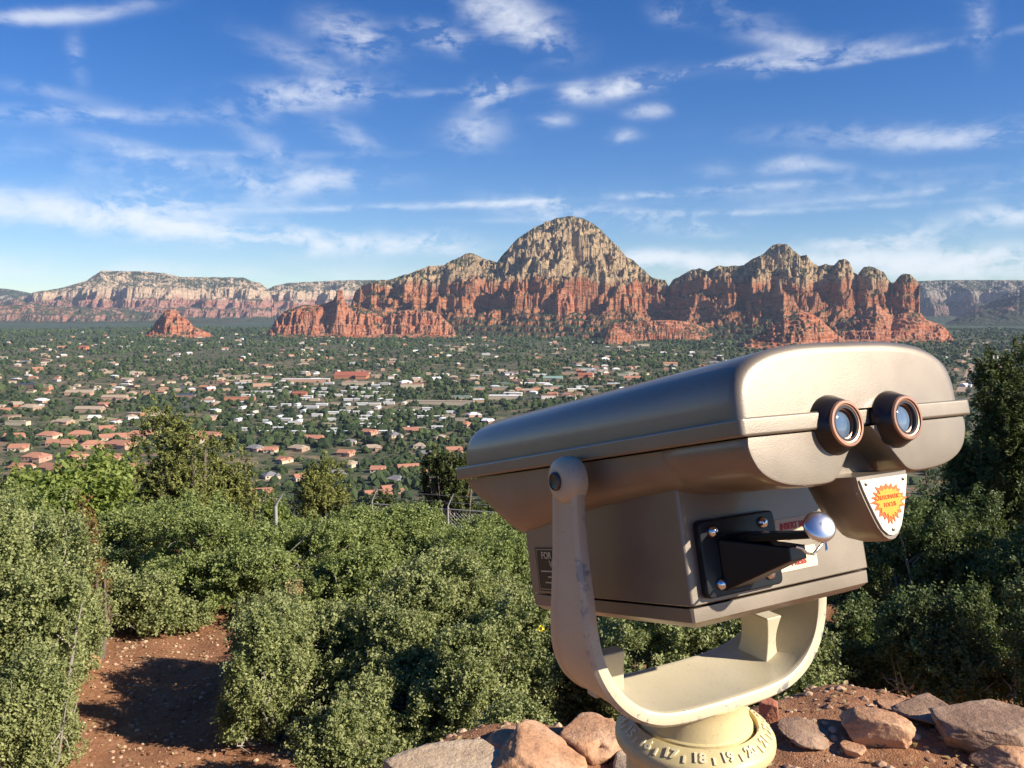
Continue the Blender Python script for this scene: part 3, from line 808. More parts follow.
for i in range(9):
    me = leafcard_tree(50+i, 1.0); me.materials.append(VT[i % 3]); protos.append(me)
desc = ['fresh green', 'dark green', 'yellow green']
for j in nearest:
    i = int(rg.integers(0, 9))
    o = link('tree', protos[i]); o.location = (X[j], Y[j], Z[j]-.5); s = Rad[j]*1.55
    o.scale = (s, s, s*1.05); o.rotation_euler = (0, 0, rg.random()*6.28)
    pz = 'left' if pxs[j] < 250 else 'right'
    tag(o, 'small %s tree between the nearest houses of the valley, %s part' % (desc[i % 3], pz), 'tree', '%s valley trees in the %s part' % (desc[i % 3], pz))

# ================================================================== foreground plants
M_OAK = leaf_mat('oak_leaf', (.115, .14, .048), (.38, .40, .165), trans=.2, rough=.5, spec=.28)
M_OAKG = leaf_mat('green_oak_leaf', (.105, .14, .04), (.33, .37, .125), trans=.22, rough=.5, spec=.25)
M_OAKD = leaf_mat('dark_shade_oak_leaf', (.05, .072, .024), (.18, .22, .075), trans=.18, rough=.5, spec=.25)  # darker oak leaf; its colour holds the shade of the right-hand bushes
M_BRIGHT = leaf_mat('bright_leaf', (.10, .14, .03), (.28, .33, .08), trans=.3, rough=.5, spec=.3)
M_JUN = leaf_mat('juniper_leaf', (.085, .10, .03), (.28, .29, .085), trans=.1, rough=.7, spec=.2)
M_JUND = leaf_mat('dark_juniper_leaf', (.032, .048, .018), (.14, .165, .05), trans=.1, rough=.7, spec=.2)
M_DRY = leaf_mat('dry_leaf', (.30, .22, .10), (.55, .45, .24), trans=.2, rough=.7, spec=.2)
M_RUST = leaf_mat('rusty_leaf', (.13, .07, .03), (.30, .17, .06), trans=.2, rough=.7, spec=.2)

def unit(v): return v/np.maximum(np.linalg.norm(v, axis=-1, keepdims=True), 1e-9)

def leaves(q, P, D, size, elong=1.7, up=.35, tint=None):
    """one folded leaf (two triangles bent on the midrib) at each point P, roughly facing D"""
    n = len(P)
    nrm = unit(D*.55+q.normal(size=(n, 3))*.75+np.array([0, 0, up]))
    a = unit(np.cross(nrm, q.normal(size=(n, 3)))); b = np.cross(nrm, a)
    s = (size*(.6+.8*q.random(n)))[:, None]
    fold = nrm*s*.16
    V = np.stack([P-a*s*elong*.5, P+b*s*.5-fold*-1, P+a*s*elong*.5, P-b*s*.5+fold], 1).reshape(-1, 3)
    k = (np.arange(n)*4)[:, None, None]
    F = (np.array([[0, 1, 2], [0, 2, 3]])[None]+k).reshape(-1, 3)
    t = np.repeat(tint, 4)
    return V, F, t

def tubes(paths, sides=5):
    """paths: list of (points (k,3), radii (k,))"""
    Vs, Fs = [], []; off = 0
    ang = np.arange(sides)*2*np.pi/sides
    for P, R in paths:
        P = np.array(P, float); k = len(P)
        T = unit(np.gradient(P, axis=0))
        ref = np.array([0, 0, 1.0]) if abs(T[0][2]) < .9 else np.array([1.0, 0, 0])
        A = unit(np.cross(T, ref)); B = np.cross(T, A)
        ring = P[:, None]+(A[:, None]*np.cos(ang)[None, :, None]+B[:, None]*np.sin(ang)[None, :, None])*np.array(R)[:, None, None]
        Vs.append(ring.reshape(-1, 3))
        i = np.arange(k-1)[:, None]; j = np.arange(sides)[None]
        j2 = (j+1) % sides
        Fs.append(np.stack([i*sides+j, i*sides+j2, (i+1)*sides+j2, (i+1)*sides+j], -1).reshape(-1, 4)+off)
        off += k*sides
    return np.concatenate(Vs), np.concatenate(Fs)

def shrub(name, label, cat, x, y, rx, ry, h, seed, mat, ntwig=900, per=30, leaf=.022, lobes=10, group=None, bark=None, juniper=False, base=None, gap=.0, low=.12, extra=None, nbr=26, parts=('foliage', 'stem')):
    q = np.random.default_rng(seed)
    z0 = gz(x, y) if base is None else base
    o = empty(name, (x, y, z0), label, cat, group)
    if not juniper and leaf < .03: leaf *= .74; per = int(per*1.25); ntwig = int(ntwig*1.15)
    # lobes of the crown
    L = []
    for i in range(lobes):
        a = q.random()*2*np.pi; rr = q.random()**.5*.74
        hh = low+(.86-low)*q.random()
        if juniper: rr *= (1.15-hh*.62)
        else: rr *= math.sqrt(max(.08, 1-(hh-.25)**2*1.1))
        s = (.24+.21*q.random())*(1.15-.25*hh if juniper else 1)
        L.append((np.array([math.cos(a)*rr*rx, math.sin(a)*rr*ry, hh*h]), np.array([s*rx*1.15, s*ry*1.15, s*h*.72])))
    L.append((np.array([0, 0, h*.42]), np.array([.62*rx, .62*ry, h*.40])))
    top = max(c[2]+r[2] for c, r in L)
    for c, r in L: c[2] *= h/top; r[2] *= h/top
    w_ = np.array([r[0]*r[1]+r[0]*r[2] for c, r in L]); w_ /= w_.sum()
    li = q.choice(len(L), ntwig, p=w_)
    C = np.array([c for c, r in L])[li]; Rr = np.array([r for c, r in L])[li]
    D = unit(q.normal(size=(ntwig, 3))+np.array([0, 0, .25]))
    lump = 1+.30*perlin(D[:, 0]*2.2+li*3.1+seed, D[:, 1]*2.2+D[:, 2]*1.7)
    rad = (.62+.38*q.random(ntwig)**.6)*lump
    out_ = q.random(ntwig) < .12; rad[out_] *= 1.10+.32*q.random(out_.sum())
    tip = C+D*Rr*rad[:, None]
    tip[:, 2] = np.maximum(tip[:, 2], .05+.06*q.random(ntwig))
    keepm = np.ones(ntwig, bool)
    if gap: keepm = perlin(tip[:, 0]*3.1/max(rx, .1)+seed, tip[:, 2]*3.3/max(h, .1)+tip[:, 1]*2) > -.45+gap*.3
    tip = tip[keepm]; D = D[keepm]; n = len(tip)
    # leaves along each twig
    tl = .10 if not juniper else .13
    if leaf > .03: tl *= leaf/.024
    u = q.random((n, per))
    twd = unit(D+q.normal(size=D.shape)*.35+np.array([0, 0, .35 if not juniper else .7]))
    P = tip[:, None]-twd[:, None]*(u*tl)[..., None]+q.normal(size=(n, per, 3))*(leaf*(1.15 if not juniper else .8))
    P = P.reshape(-1, 3); DD = np.repeat(twd, per, axis=0)
    tw = q.random(n)*.5
    tnt = np.clip(np.repeat(tw, per)+q.random(n*per)*.5, 0, 1)
    V, F, t = leaves(q, P, DD, np.full(len(P), leaf), elong=1.6 if not juniper else 2.6, tint=tnt)
    link(parts[0], mesh_np(parts[0], V, F, [mat], tint=t), o)
    # stems
    paths = []
    nb = max(3, nbr//5)
    for i in range(nbr):
        c, r = L[int(q.integers(0, len(L)))]
        e = c+unit(q.normal(size=3))*r*.9
        e[2] = max(e[2], .15)
        b0 = np.array([q.normal()*rx*.07, q.normal()*ry*.07, -.08])
        mid = b0*.5+e*.5+q.normal(size=3)*[.12*rx, .12*ry, .05*h]; mid[2] = b0[2]+(e[2]-b0[2])*.42
        pts = [b0, b0*.35+mid*.65+[0, 0, .02], mid, mid*.4+e*.6+q.normal(size=3)*.04*rx, e]
        r0 = (.028 if not juniper else .04)*(h/1.4)*(.6+.6*q.random())
        paths.append((pts, [r0, r0*.75, r0*.55, r0*.35, r0*.12]))
        for k in range(3):
            s = e*.5+mid*.5+q.normal(size=3)*.02; g = s+unit(q.normal(size=3)+[0, 0, .4])*r*.7
            paths.append(([s, (s+g)/2+q.normal(size=3)*.02, g], [r0*.35, r0*.22, .0015]))
    V, F = tubes(paths)
    link(parts[1], mesh_np(parts[1], V, F, [bark or M_BARKP], smooth=True), o)
    return o

def B(px, Y, top_py, half_px, seed, mat, label, cat='bush', name='bush', ry=None, **kw):
    x = xpx(px, 560, Y); z0 = gz(x, Y); h = zpx(px, top_py, Y)-z0
    rx = half_px*Y/FPX
    return shrub(name, label, cat, x, Y, rx, ry or rx*.8, h, seed, mat, **kw)

G1 = 'scrub oak bushes below the overlook'
# left mass beside the path
B(12, 5.9, 500, 92, 1, M_OAK, 'big grey green scrub oak at the left edge in front of the dirt path', ntwig=2100, per=30, leaf=.021, lobes=14, group=G1)
B(44, 6.6, 515, 72, 2, M_OAK, 'grey green scrub oak between the left edge bush and the dirt clearing', ntwig=1500, per=30, leaf=.021, group=G1)
B(-14, 7.6, 482, 92, 3, M_OAKG, 'tall yellowish green scrub oak standing behind the bush at the left edge', ntwig=1900, per=28, leaf=.023, lobes=13, group=G1)
# behind the clearing
B(128, 8.0, 566, 78, 4, M_OAK, 'low round scrub oak touching the far side of the dirt clearing', ntwig=1300, per=28, leaf=.023, group=G1)
B(245, 8.9, 498, 120, 5, M_OAKG, 'wide green scrub oak with bare pale branches behind the dirt clearing', ntwig=2100, per=26, leaf=.025, lobes=13, group=G1, gap=.45)
B(110, 10.2, 508, 105, 6, M_OAKG, 'green scrub oak below the bright leafed shrub', ntwig=1600, per=26, leaf=.027, group=G1)
B(300, 9.6, 520, 80, 7, M_OAKG, 'scrub oak behind the patch of dry yellow leaves', ntwig=1200, per=26, leaf=.026, group=G1)
B(400, 9.9, 508, 95, 8, M_OAKG, 'light green scrub oak directly in front of the chain link fence', ntwig=1700, per=26, leaf=.026, group=G1)
B(505, 10.4, 522, 70, 9, M_OAKG, 'green scrub oak under the rear end of the viewer and the fence', ntwig=1200, per=26, leaf=.027, group=G1)
# the big near one left of the viewer
B(318, 6.5, 588, 92, 10, M_OAK, 'dark grey green scrub oak casting its shade on the dirt clearing', ntwig=1900, per=30, leaf=.020, lobes=13, group=G1, gap=.3)
B(440, 6.9, 548, 105, 11, M_OAK, 'largest grey green scrub oak in the middle behind the flat tan rock', ntwig=2400, per=30, leaf=.021, lobes=15, group=G1, gap=.3)
B(545, 6.3, 574, 74, 12, M_OAK, 'grey green scrub oak directly left of the yoke of the viewer', ntwig=1700, per=30, leaf=.020, lobes=12, group=G1, gap=.2)
B(392, 5.75, 655, 92, 13, M_OAK, 'low dense scrub oak right behind the row of rocks', ntwig=1500, per=30, leaf=.019, lobes=12, group=G1, gap=.4)
# seen through the yoke
B(665, 5.8, 580, 100, 14, M_OAK, 'scrub oak seen through the open yoke of the viewer', ntwig=1500, per=30, leaf=.019, group=G1, gap=.3)
B(800, 5.6, 585, 92, 15, M_OAK, 'round grey green scrub oak right of the yoke of the viewer', ntwig=1700, per=30, leaf=.018, lobes=12, group=G1)
B(640, 9.5, 500, 130, 16, M_OAKG, 'scrub oak hidden for the most part behind the viewer housing', ntwig=1100, per=24, leaf=.027, group=G1)
# right side, shade put into a darker leaf colour
B(945, 7.3, 486, 92, 17, M_OAKD, 'tall dark scrub oak right of the nose plate of the viewer', ntwig=2600, per=26, leaf=.022, lobes=16, group=G1, gap=.35, bark=M_BARKP)
B(1035, 6.6, 470, 80, 18, M_OAKD, 'dark scrub oak cut off by the right edge of the picture', ntwig=2100, per=26, leaf=.021, lobes=14, group=G1, gap=.3)
B(905, 8.6, 560, 60, 19, M_OAKD, 'small shaded scrub oak in the gap behind the tall dark one', ntwig=900, per=26, leaf=.024, group=G1)
B(345, 8.2, 545, 90, 25, M_OAKG, 'scrub oak filling the ground between the clearing and the largest bush', ntwig=1300, per=26, leaf=.023, group=G1)
B(470, 8.6, 535, 95, 26, M_OAKG, 'scrub oak behind the largest grey green bush', ntwig=1300, per=26, leaf=.023, group=G1)
B(590, 7.8, 545, 95, 27, M_OAKG, 'scrub oak behind the left arm of the yoke', ntwig=1200, per=26, leaf=.023, group=G1)
B(740, 7.4, 548, 95, 28, M_OAKG, 'scrub oak behind the bottom of the coin housing', ntwig=1200, per=26, leaf=.023, group=G1)
B(10, 5.15, 640, 66, 29, M_OAK, 'low grey green scrub oak at the lower left corner', ntwig=1500, per=28, leaf=.018, group=G1, lobes=12)
B(268, 5.9, 598, 66, 40, M_OAK, 'grey green scrub oak overhanging the shaded part of the clearing', ntwig=1700, per=28, leaf=.019, group=G1, gap=.2)
B(870, 6.0, 640, 40, 41, M_OAKD, 'small scrub oak in the dark gap right of the round one', ntwig=600, per=26, leaf=.02, group=G1)
B(505, 5.0, 690, 52, 42, M_OAK, 'very low scrub oak between the orange rocks and the bush left of the yoke', ntwig=700, per=28, leaf=.018, group=G1)
B(352, 5.0, 700, 70, 43, M_OAK, 'very low scrub oak behind the left end of the flat tan rock', ntwig=900, per=28, leaf=.018, group=G1, gap=.4)
B(858, 6.4, 598, 62, 44, M_OAKD, 'dark scrub oak behind the lower right corner of the coin housing', ntwig=1100, per=26, leaf=.021, group=G1)
B(960, 5.7, 572, 85, 45, M_OAKD, 'low dark scrub oak behind the rocks at the right', ntwig=1700, per=26, leaf=.020, group=G1, gap=.2)
B(1060, 5.2, 560, 60, 46, M_OAKD, 'low dark scrub oak at the right edge behind the largest rock', ntwig=1000, per=26, leaf=.020, group=G1)
B(800, 9.5, 520, 110, 47, M_OAKD, 'dark scrub oak beyond the viewer at its right', ntwig=1300, per=24, leaf=.027, group=G1)
B(492, 5.7, 622, 78, 48, M_OAK, 'dense scrub oak between the largest bush and the orange rocks', ntwig=1500, per=28, leaf=.019, group=G1, lobes=12)
B(395, 6.3, 598, 70, 49, M_OAK, 'scrub oak closing the middle of the bush mass behind the flat tan rock', ntwig=1300, per=28, leaf=.019, group=G1, lobes=11)
# brighter and dry ones
B(84, 11.2, 452, 92, 20, M_BRIGHT, 'bright fresh green leafy shrub in front of the terracotta villas', name='shrub', cat='shrub', ntwig=900, per=22, leaf=.048, lobes=9)
B(22, 12.4, 470, 60, 21, M_BRIGHT, 'smaller bright green shrub at the left of the larger bright one', name='shrub', cat='shrub', ntwig=500, per=22, leaf=.045, lobes=7)
B(285, 12.2, 503, 18, 22, M_BRIGHT, 'small yellow green shrub beside the grey fence post', name='shrub', cat='shrub', ntwig=260, per=20, leaf=.04, lobes=5)
B(93, 7.2, 496, 17, 23, M_RUST, 'thin rusty brown half dead shrub among the left scrub oaks', name='dry_shrub', cat='dry shrub', ntwig=260, per=16, leaf=.018, lobes=5, bark=M_BARK)
B(296, 8.0, 580, 16, 24, M_DRY, 'small dry shrub with pale yellow leaves above the dirt clearing', name='dry_shrub', cat='dry shrub', ntwig=150, per=16, leaf=.026, lobes=4)
# junipers
GJ = 'junipers growing on the slope'
B(172, 14.5, 404, 60, 30, M_JUN, 'tallest yellow green juniper on the left in front of the town', cat='tree', name='juniper', ntwig=2300, per=26, leaf=.022, lobes=15, juniper=True, group=GJ, bark=M_BARK)
B(222, 15.5, 428, 54, 31, M_JUN, 'juniper joined to the right side of the tallest yellow green juniper', cat='tree', name='juniper', ntwig=1900, per=26, leaf=.023, lobes=13, juniper=True, group=GJ, bark=M_BARK)
B(-8, 12.6, 428, 44, 32, M_JUN, 'juniper cut off by the left edge above the bushes', cat='tree', name='juniper', ntwig=1200, per=26, leaf=.022, lobes=10, juniper=True, group=GJ, bark=M_BARK)
B(328, 16.5, 458, 48, 33, M_JUN, 'short broad juniper with yellow green top above the fence', cat='tree', name='juniper', ntwig=1300, per=24, leaf=.024, lobes=10, juniper=True, group=GJ, bark=M_BARK)
B(452, 15.5, 446, 36, 34, M_JUND, 'dark narrow juniper touching the rear end of the viewer', cat='tree', name='juniper', ntwig=1500, per=24, leaf=.023, lobes=11, juniper=True, group=GJ, bark=M_BARK)
B(385, 18.5, 490, 26, 35, M_JUND, 'small dark juniper behind the middle of the fence', cat='tree', name='juniper', ntwig=700, per=24, leaf=.026, lobes=7, juniper=True, group=GJ, bark=M_BARK)
B(1006, 9.4, 336, 66, 36, M_JUND, 'tall juniper with yellow green tips at the right edge', cat='tree', name='juniper', ntwig=2600, per=26, leaf=.019, lobes=17, juniper=True, group=GJ, bark=M_BARK)
B(968, 8.8, 438, 52, 37, M_JUND, 'dark juniper between the viewer and the tall one at the right edge', cat='tree', name='juniper', ntwig=1700, per=26, leaf=.019, lobes=12, juniper=True, group=GJ, bark=M_BARK)
B(1070, 8.4, 352, 60, 38, M_JUN, 'juniper just outside the right edge with only its branch tips showing', cat='tree', name='juniper', ntwig=1800, per=26, leaf=.019, lobes=13, juniper=True, group=GJ, bark=M_BARK)
for i, (px, Y, tp, hp) in enumerate([(262, 22, 486, 30), (425, 24, 505, 34), (352, 26, 506, 26), (498, 21, 492, 26), (60, 24, 498, 40), (145, 26, 470, 30), (960, 19, 430, 40)]):
    where = ['left of the fence post', 'behind the right half of the fence', 'behind the left half of the fence', 'below the rear end of the viewer', 'under the villas at the left', 'left of the tallest juniper', 'in the gap right of the viewer']
    B(px, Y, tp, hp, 60+i, M_JUND if i % 2 else M_OAKD, 'dark bushy tree lower on the slope '+where[i], cat='tree', name='slope_tree', ntwig=800, per=20, leaf=.034, lobes=9, juniper=False, bark=M_BARK, group='trees lower on the slope')

# yellow wild flower by the yoke
xf, yf = xpx(541, 628, 5.75), 5.75; zf = gz(xf, yf)
fl = empty('wild_flower', (xf, yf, zf), 'tiny yellow wild flower in the bush left of the yoke', 'flower')
q = np.random.default_rng(2); hh = zpx(541, 628, 5.75)-zf
V, F = tubes([([[0, 0, 0], [.01, 0, hh*.5], [0, 0, hh]], [.002, .0016, .0012])]); link('stem', mesh_np('stem', V, F, [M_OAKG.copy()]), fl)
P = np.array([[math.cos(a)*.016, -.01, hh+math.sin(a)*.016] for a in np.arange(9)*.7]); V, F, t = leaves(q, P, np.tile([0, -1, .3], (9, 1)), np.full(9, .024), 1.2, tint=np.full(9, .5))
link('petals', mesh_np('petals', V, F, [simple('yellow_petal', (.85, .70, .05), .6)]), fl)

# unseen plants added beyond the frame so the viewer's metal reflects something dark
for i, (x_, y_, rx_, h_) in enumerate([(-5.8, 2.6, 1.2, 2.3), (-5.2, .9, 1.3, 2.6), (-4.8, -1.6, 1.3, 2.4), (-6.8, 2.2, 1.5, 3.0), (-3.9, -4.2, 1.3, 2.3), (-7.2, -1.0, 1.6, 3.2)]):
    shrub('bush', 'unseen scrub oak added left of the frame as a dark reflection for the viewer', 'bush', x_, y_, rx_, rx_, h_, 90+i, M_OAKD, ntwig=900, per=22, leaf=.034, lobes=10, group='unseen scrub oaks added left of the frame for reflections')

# ================================================================== rocks
def rock_mat(name, a, b_, c, sc_=1.0):
    m, nt, b = new_mat(name); co = objco(nt)
    n1 = noise(nt, co, 5*sc_, 6, .6); n2 = noise(nt, co, 26*sc_, 6, .7); n3 = noise(nt, co, 90, 3, .6)
    col = ramp(nt, n1, [(.3, a), (.5, b_), (.7, c)])
    col = mixc(nt, ramp(nt, n2, [(.5, 0), (.68, .55)]), col, tuple(x*.45 for x in a))
    col = mixc(nt, ramp(nt, n3, [(.58, 0), (.7, .35)]), col, tuple(min(1, x*1.3) for x in c))
    nt.links.new(col, b.inputs['Base Color']); b.inputs['Roughness'].default_value = .92; b.inputs['Specular IOR Level'].default_value = .2
    h = math_n(nt, 'ADD', n2, math_n(nt, 'MULTIPLY', n3, .35)); bump(nt, h, .9, .012, b)
    return m
R_TAN = rock_mat('tan_stone', (.42, .30, .19), (.52, .39, .26), (.60, .47, .33))
R_ORG = rock_mat('orange_stone', (.38, .19, .10), (.52, .29, .16), (.60, .38, .24))
R_BRN = rock_mat('brown_stone', (.20, .12, .08), (.33, .21, .14), (.42, .29, .20))
R_RED = rock_mat('red_stone', (.36, .12, .07), (.46, .17, .10), (.52, .24, .14))

def rock(px, py_top, py_bot, half_px, Y, seed, mat, label, rot=0, depth=1.0, flat=1.0, tilt=(0, 0), facets=7, holes=0, level=5, sink=.25):
    q = np.random.default_rng(seed)
    Y = on_ground(px, py_bot)[1]
    x = xpx(px, py_bot, Y); z1 = zpx(px, py_top, Y+half_px*Y/FPX*depth*.5)
    Y += half_px*Y/FPX*depth*.5
    x = xpx(px, py_bot, Y)
    z0 = gz(x, Y); rx = half_px*Y/FPX
    H_ = max(z1-z0, .03); hz_ = H_*(1+sink)/2
    Vi, Fi = ico(level); V = Vi.copy()
    s = seed*3.3
    V = V*(1+.22*fbm(V[:, 0]*1.1+s, V[:, 1]*1.1+V[:, 2]*1.3, 3))[:, None]
    # cut by random planes for a blocky, worn look
    for k in range(facets+5):
        n_ = unit(q.normal(size=3)*[1, 1, .8]); d = .56+.26*q.random()
        dd = V@n_; over = np.maximum(dd-d, 0); V -= n_*over[:, None]*.95
    top = V[:, 2] > .5*flat; V[top, 2] = .5*flat+(V[top, 2]-.5*flat)*.2
    nn = fbm(V[:, 0]*1.6+s+V[:, 2], V[:, 1]*1.6-s+V[:, 2]*.7, 5, .55)
    n2_ = fbm(V[:, 0]*7+s+V[:, 2]*5, V[:, 1]*7+V[:, 2]*6, 4, .6)
    V = V*(1+.07*nn+.045*n2_-.05*np.maximum(0, .25-np.abs(fbm(V[:, 2]*5+s, V[:, 0]*.8, 3)))*2)[:, None]
    if holes:
        for k in range(holes):
            c = unit(q.normal(size=3)*[1, .8, 1]+[0, -.8, .5]); dd = np.linalg.norm(V-c*.9, axis=1); V -= unit(V)*(.22*np.exp(-(dd/.17)**2))[:, None]
    V /= np.abs(V).max(axis=0)
    V *= [rx, rx*depth, hz_]
    R_ = np.array((Matrix.Rotation(tilt[0], 3, 'X') @ Matrix.Rotation(tilt[1], 3, 'Y') @ Matrix.Rotation(rot, 3, 'Z')))
    V = V@R_.T
    o = link('rock', mesh_np('rock', V, Fi, [mat], smooth=True)); o.location = (x, Y, z0+H_-hz_)
    return tag(o, label, 'rock', 'rocks edging the overlook')

rock(447, 742, 800, 80, 3.0, 1, R_TAN, 'large flat pale tan rock at the bottom edge left of the pedestal', depth=.8, flat=.6, sink=.4, tilt=(.05, 0))
rock(545, 736, 790, 62, 3.1, 2, R_ORG, 'angular orange rock overlapping the pale tan one', rot=.4, tilt=(0, .35), facets=10, sink=.5)
rock(505, 733, 752, 26, 3.5, 21, R_ORG, 'small orange rock peeping over the flat tan rock', rot=.4, sink=.5)
rock(592, 717, 752, 46, 3.45, 3, R_ORG, 'rounded pitted orange rock just left of the pedestal', rot=1.1, holes=4, facets=5, sink=.4, depth=.9)
rock(640, 757, 785, 40, 3.1, 4, R_TAN, 'buried tan rock against the left foot of the pedestal', sink=.5)
rock(768, 697, 722, 11, 3.75, 5, R_RED, 'small upright brick red rock right of the pedestal', facets=12, flat=1.2, sink=.3)
rock(806, 725, 744, 30, 3.45, 6, R_BRN, 'flat brown rock right of the small red one', rot=.3, tilt=(.1, .25), sink=.5)
rock(871, 711, 747, 42, 3.4, 7, R_ORG, 'long rounded reddish rock in the sun right of the flat brown one', rot=-.35, depth=.55, sink=.35, facets=5)
rock(852, 742, 757, 14, 3.15, 8, R_ORG, 'fist sized rock in front of the long rounded one', sink=.5)
rock(925, 702, 724, 36, 3.75, 9, R_BRN, 'dark brown rock half behind the largest right rock', rot=.6, sink=.4)
rock(992, 706, 756, 66, 3.35, 10, R_BRN, 'largest blocky brown rock at the right edge', rot=.25, depth=.7, facets=11, sink=.35)
rock(1012, 735, 770, 40, 3.0, 11, R_ORG, 'rock at the lower right corner in front of the largest one', rot=.8, sink=.5)
rock(895, 700, 712, 18, 3.95, 12, R_ORG, 'little rock at the edge of the dirt behind the long rounded one', sink=.5)
rock(655, 722, 745, 24, 3.7, 13, R_ORG, 'orange rock partly hidden behind the pedestal', sink=.5)
rock(88, 652, 668, 16, 7.0, 14, R_ORG, 'small bright orange rock at the left side of the dirt clearing', sink=.6)

# gravel, twigs and dead leaves on the soil
def litter(name, label, n, xr, size, mats, leafy=False, seed=5):
    q = np.random.default_rng(seed)
    X = []; Y = []
    for (x0, x1, y0, y1, k) in xr:
        X.append(q.uniform(x0, x1, int(n*k))); Y.append(q.uniform(y0, y1, int(n*k)))
    X = np.concatenate(X); Y = np.concatenate(Y); Z = ground(X, Y); n = len(X)
    if leafy:
        P = np.stack([X, Y, Z+.006+.006*q.random(n)], -1)
        V, F, t = leaves(q, P, np.tile([0, 0, 1.], (n, 1)), np.full(n, size), 1.6, up=1.4, tint=q.random(n))
    else:
        Vi, Fi = ico(1); S = size*(.3+q.random(n)**4*3.2)
        D = 1+.35*(q.random((n, len(Vi)))-.5)
        V = Vi[None]*D[..., None]*S[:, None, None]*np.array([1, 1, .65])+np.stack([X, Y, Z], -1)[:, None]
        F = (Fi[None]+(np.arange(n)*len(Vi))[:, None, None]).reshape(-1, 3); V = V.reshape(-1, 3); t = np.repeat(q.random(n), len(Vi))
    tag(link(name, mesh_np(name, V, F, mats, tint=t)), label, name, kind='stuff')
areas = [(-1.2, 3.0, 2.3, 4.6, .62), (-3.8, -1.2, 5.2, 8.2, .38)]
M_PEB = leaf_mat('pebbles', (.22, .10, .055), (.60, .42, .28), trans=0, rough=.9, spec=.2)
litter('gravel', 'loose reddish gravel scattered on the dirt', 9000, areas, .007, [M_PEB])
litter('dead_leaves', 'small dry fallen leaves lying on the dirt', 2600, areas, .016, [M_DRY], True, 6)

# ================================================================== fence
M_GALV = simple('galvanised_steel', (.34, .35, .34), .6, metal=.2, nscale=20)
M_WIRE = simple('wire', (.30, .31, .32), .5, metal=.6)
fx0, fy0 = xpx(372, 500, 13.5), 13.5
fx1, fy1 = xpx(560, 500, 12.6), 12.6
ft = empty('chain_link_fence', (fx0, fy0, gz(fx0, fy0)), 'grey chain link fence with barbed wire behind the bushes', 'fence')
zt = zpx(430, 508, 13.2)
def F3(u, z): return [(fx1-fx0)*u, (fy1-fy0)*u, z-ft.location[2]]
ln = math.hypot(fx1-fx0, fy1-fy0)
pth = []; cell = .06; nz = 22; nw = int(ln/cell)
for k in range(-nz, nw):
    for sgn in (1, -1):
        pts = []
        for s_ in (0, nz):
            a = k+s_ if sgn > 0 else k+nz-s_
            pts.append((a/nw, zt-s_*cell*1.0))
        (u0, z0), (u1, z1) = pts
        if u0 > u1: u0, z0, u1, z1 = u1, z1, u0, z0
        if u1 <= 0 or u0 >= 1: continue
        if u0 < 0: z0 = z0+(z1-z0)*(-u0)/(u1-u0); u0 = 0
        if u1 > 1: z1 = z0+(z1-z0)*(1-u0)/(u1-u0); u1 = 1
        pth.append(([F3(u0, z0), F3(u1, z1)], [.0028, .0028]))
V, F = tubes(pth, 3); link('mesh', mesh_np('mesh', V, F, [M_WIRE]), ft)
V, F = tubes([([F3(0, zt), F3(.5, zt), F3(1, zt)], [.009]*3)], 8); link('rail', mesh_np('rail', V, F, [M_GALV], smooth=True), ft)
for dz in (.12, .22): 
    V, F = tubes([([F3(0, zt+dz), F3(.5, zt+dz-.01), F3(1, zt+dz)], [.003]*3)], 4); link('barbed_wire', mesh_np('barbed_wire', V, F, [M_WIRE]), ft)
for u in (0, .42, .98):
    V, F = tubes([([F3(u, zt-1.6), F3(u, zt), F3(u+.0, zt+.05), F3(u+.03, zt+.25)], [.016, .016, .012, .009])], 10); link('post', mesh_np('post', V, F, [M_GALV], smooth=True), ft)
px_, Yp = 276, 12.0
bx, bz = xpx(px_, 530, Yp), gz(xpx(px_, 530, Yp), Yp)
po = empty('fence_post', (bx, Yp, bz), 'single grey steel fence post with angled top among the bushes', 'post')
zt2 = zpx(px_, 506, Yp)-bz
V, F = tubes([([[0, 0, -.3], [0, 0, zt2*.5], [0, 0, zt2]], [.028]*3)], 12); link('post', mesh_np('post', V, F, [M_GALV], smooth=True), po)
V, F = tubes([([[0, 0, zt2-.02], [.03, 0, zt2+.06], [.12, -.02, zt2+.19]], [.024, .019, .013])], 10); link('arm', mesh_np('arm', V, F, [M_GALV], smooth=True), po)

# ================================================================== coin operated viewer
S = .65
TH, TL = math.radians(30), math.radians(13.4)
vX = np.array([math.cos(TH), math.sin(TH), 0]); vH = np.array([-math.sin(TH), math.cos(TH), 0]); vZ0 = np.array([0, 0, 1.0])
vY = vH*math.cos(TL)-vZ0*math.sin(TL); vZ = vH*math.sin(TL)+vZ0*math.cos(TL)
vO = np.array([.43980, 1.04801, -.13797]); PC = np.array([.28902, 1.30917, 0])
GV = gz(PC[0]*S, PC[1]*S)
ROOT = np.array([PC[0]*S, PC[1]*S, GV])
viewer = empty('coin_viewer', tuple(ROOT), 'bronze coin operated binocular viewer on a cream painted pedestal', 'viewer')
CAMP = np.array([0, 0, CZ])
def LB(p):      # body coordinates -> root coordinates
    p = np.asarray(p, float)
    return (vO+p[..., 0:1]*vX+p[..., 1:2]*vY+p[..., 2:3]*vZ)*S+CAMP-ROOT
def LY(p):      # yoke coordinates: across, along the heading, up
    p = np.asarray(p, float)
    return (PC+p[..., 0:1]*vX+p[..., 1:2]*vH+p[..., 2:3]*vZ0)*S+CAMP-ROOT

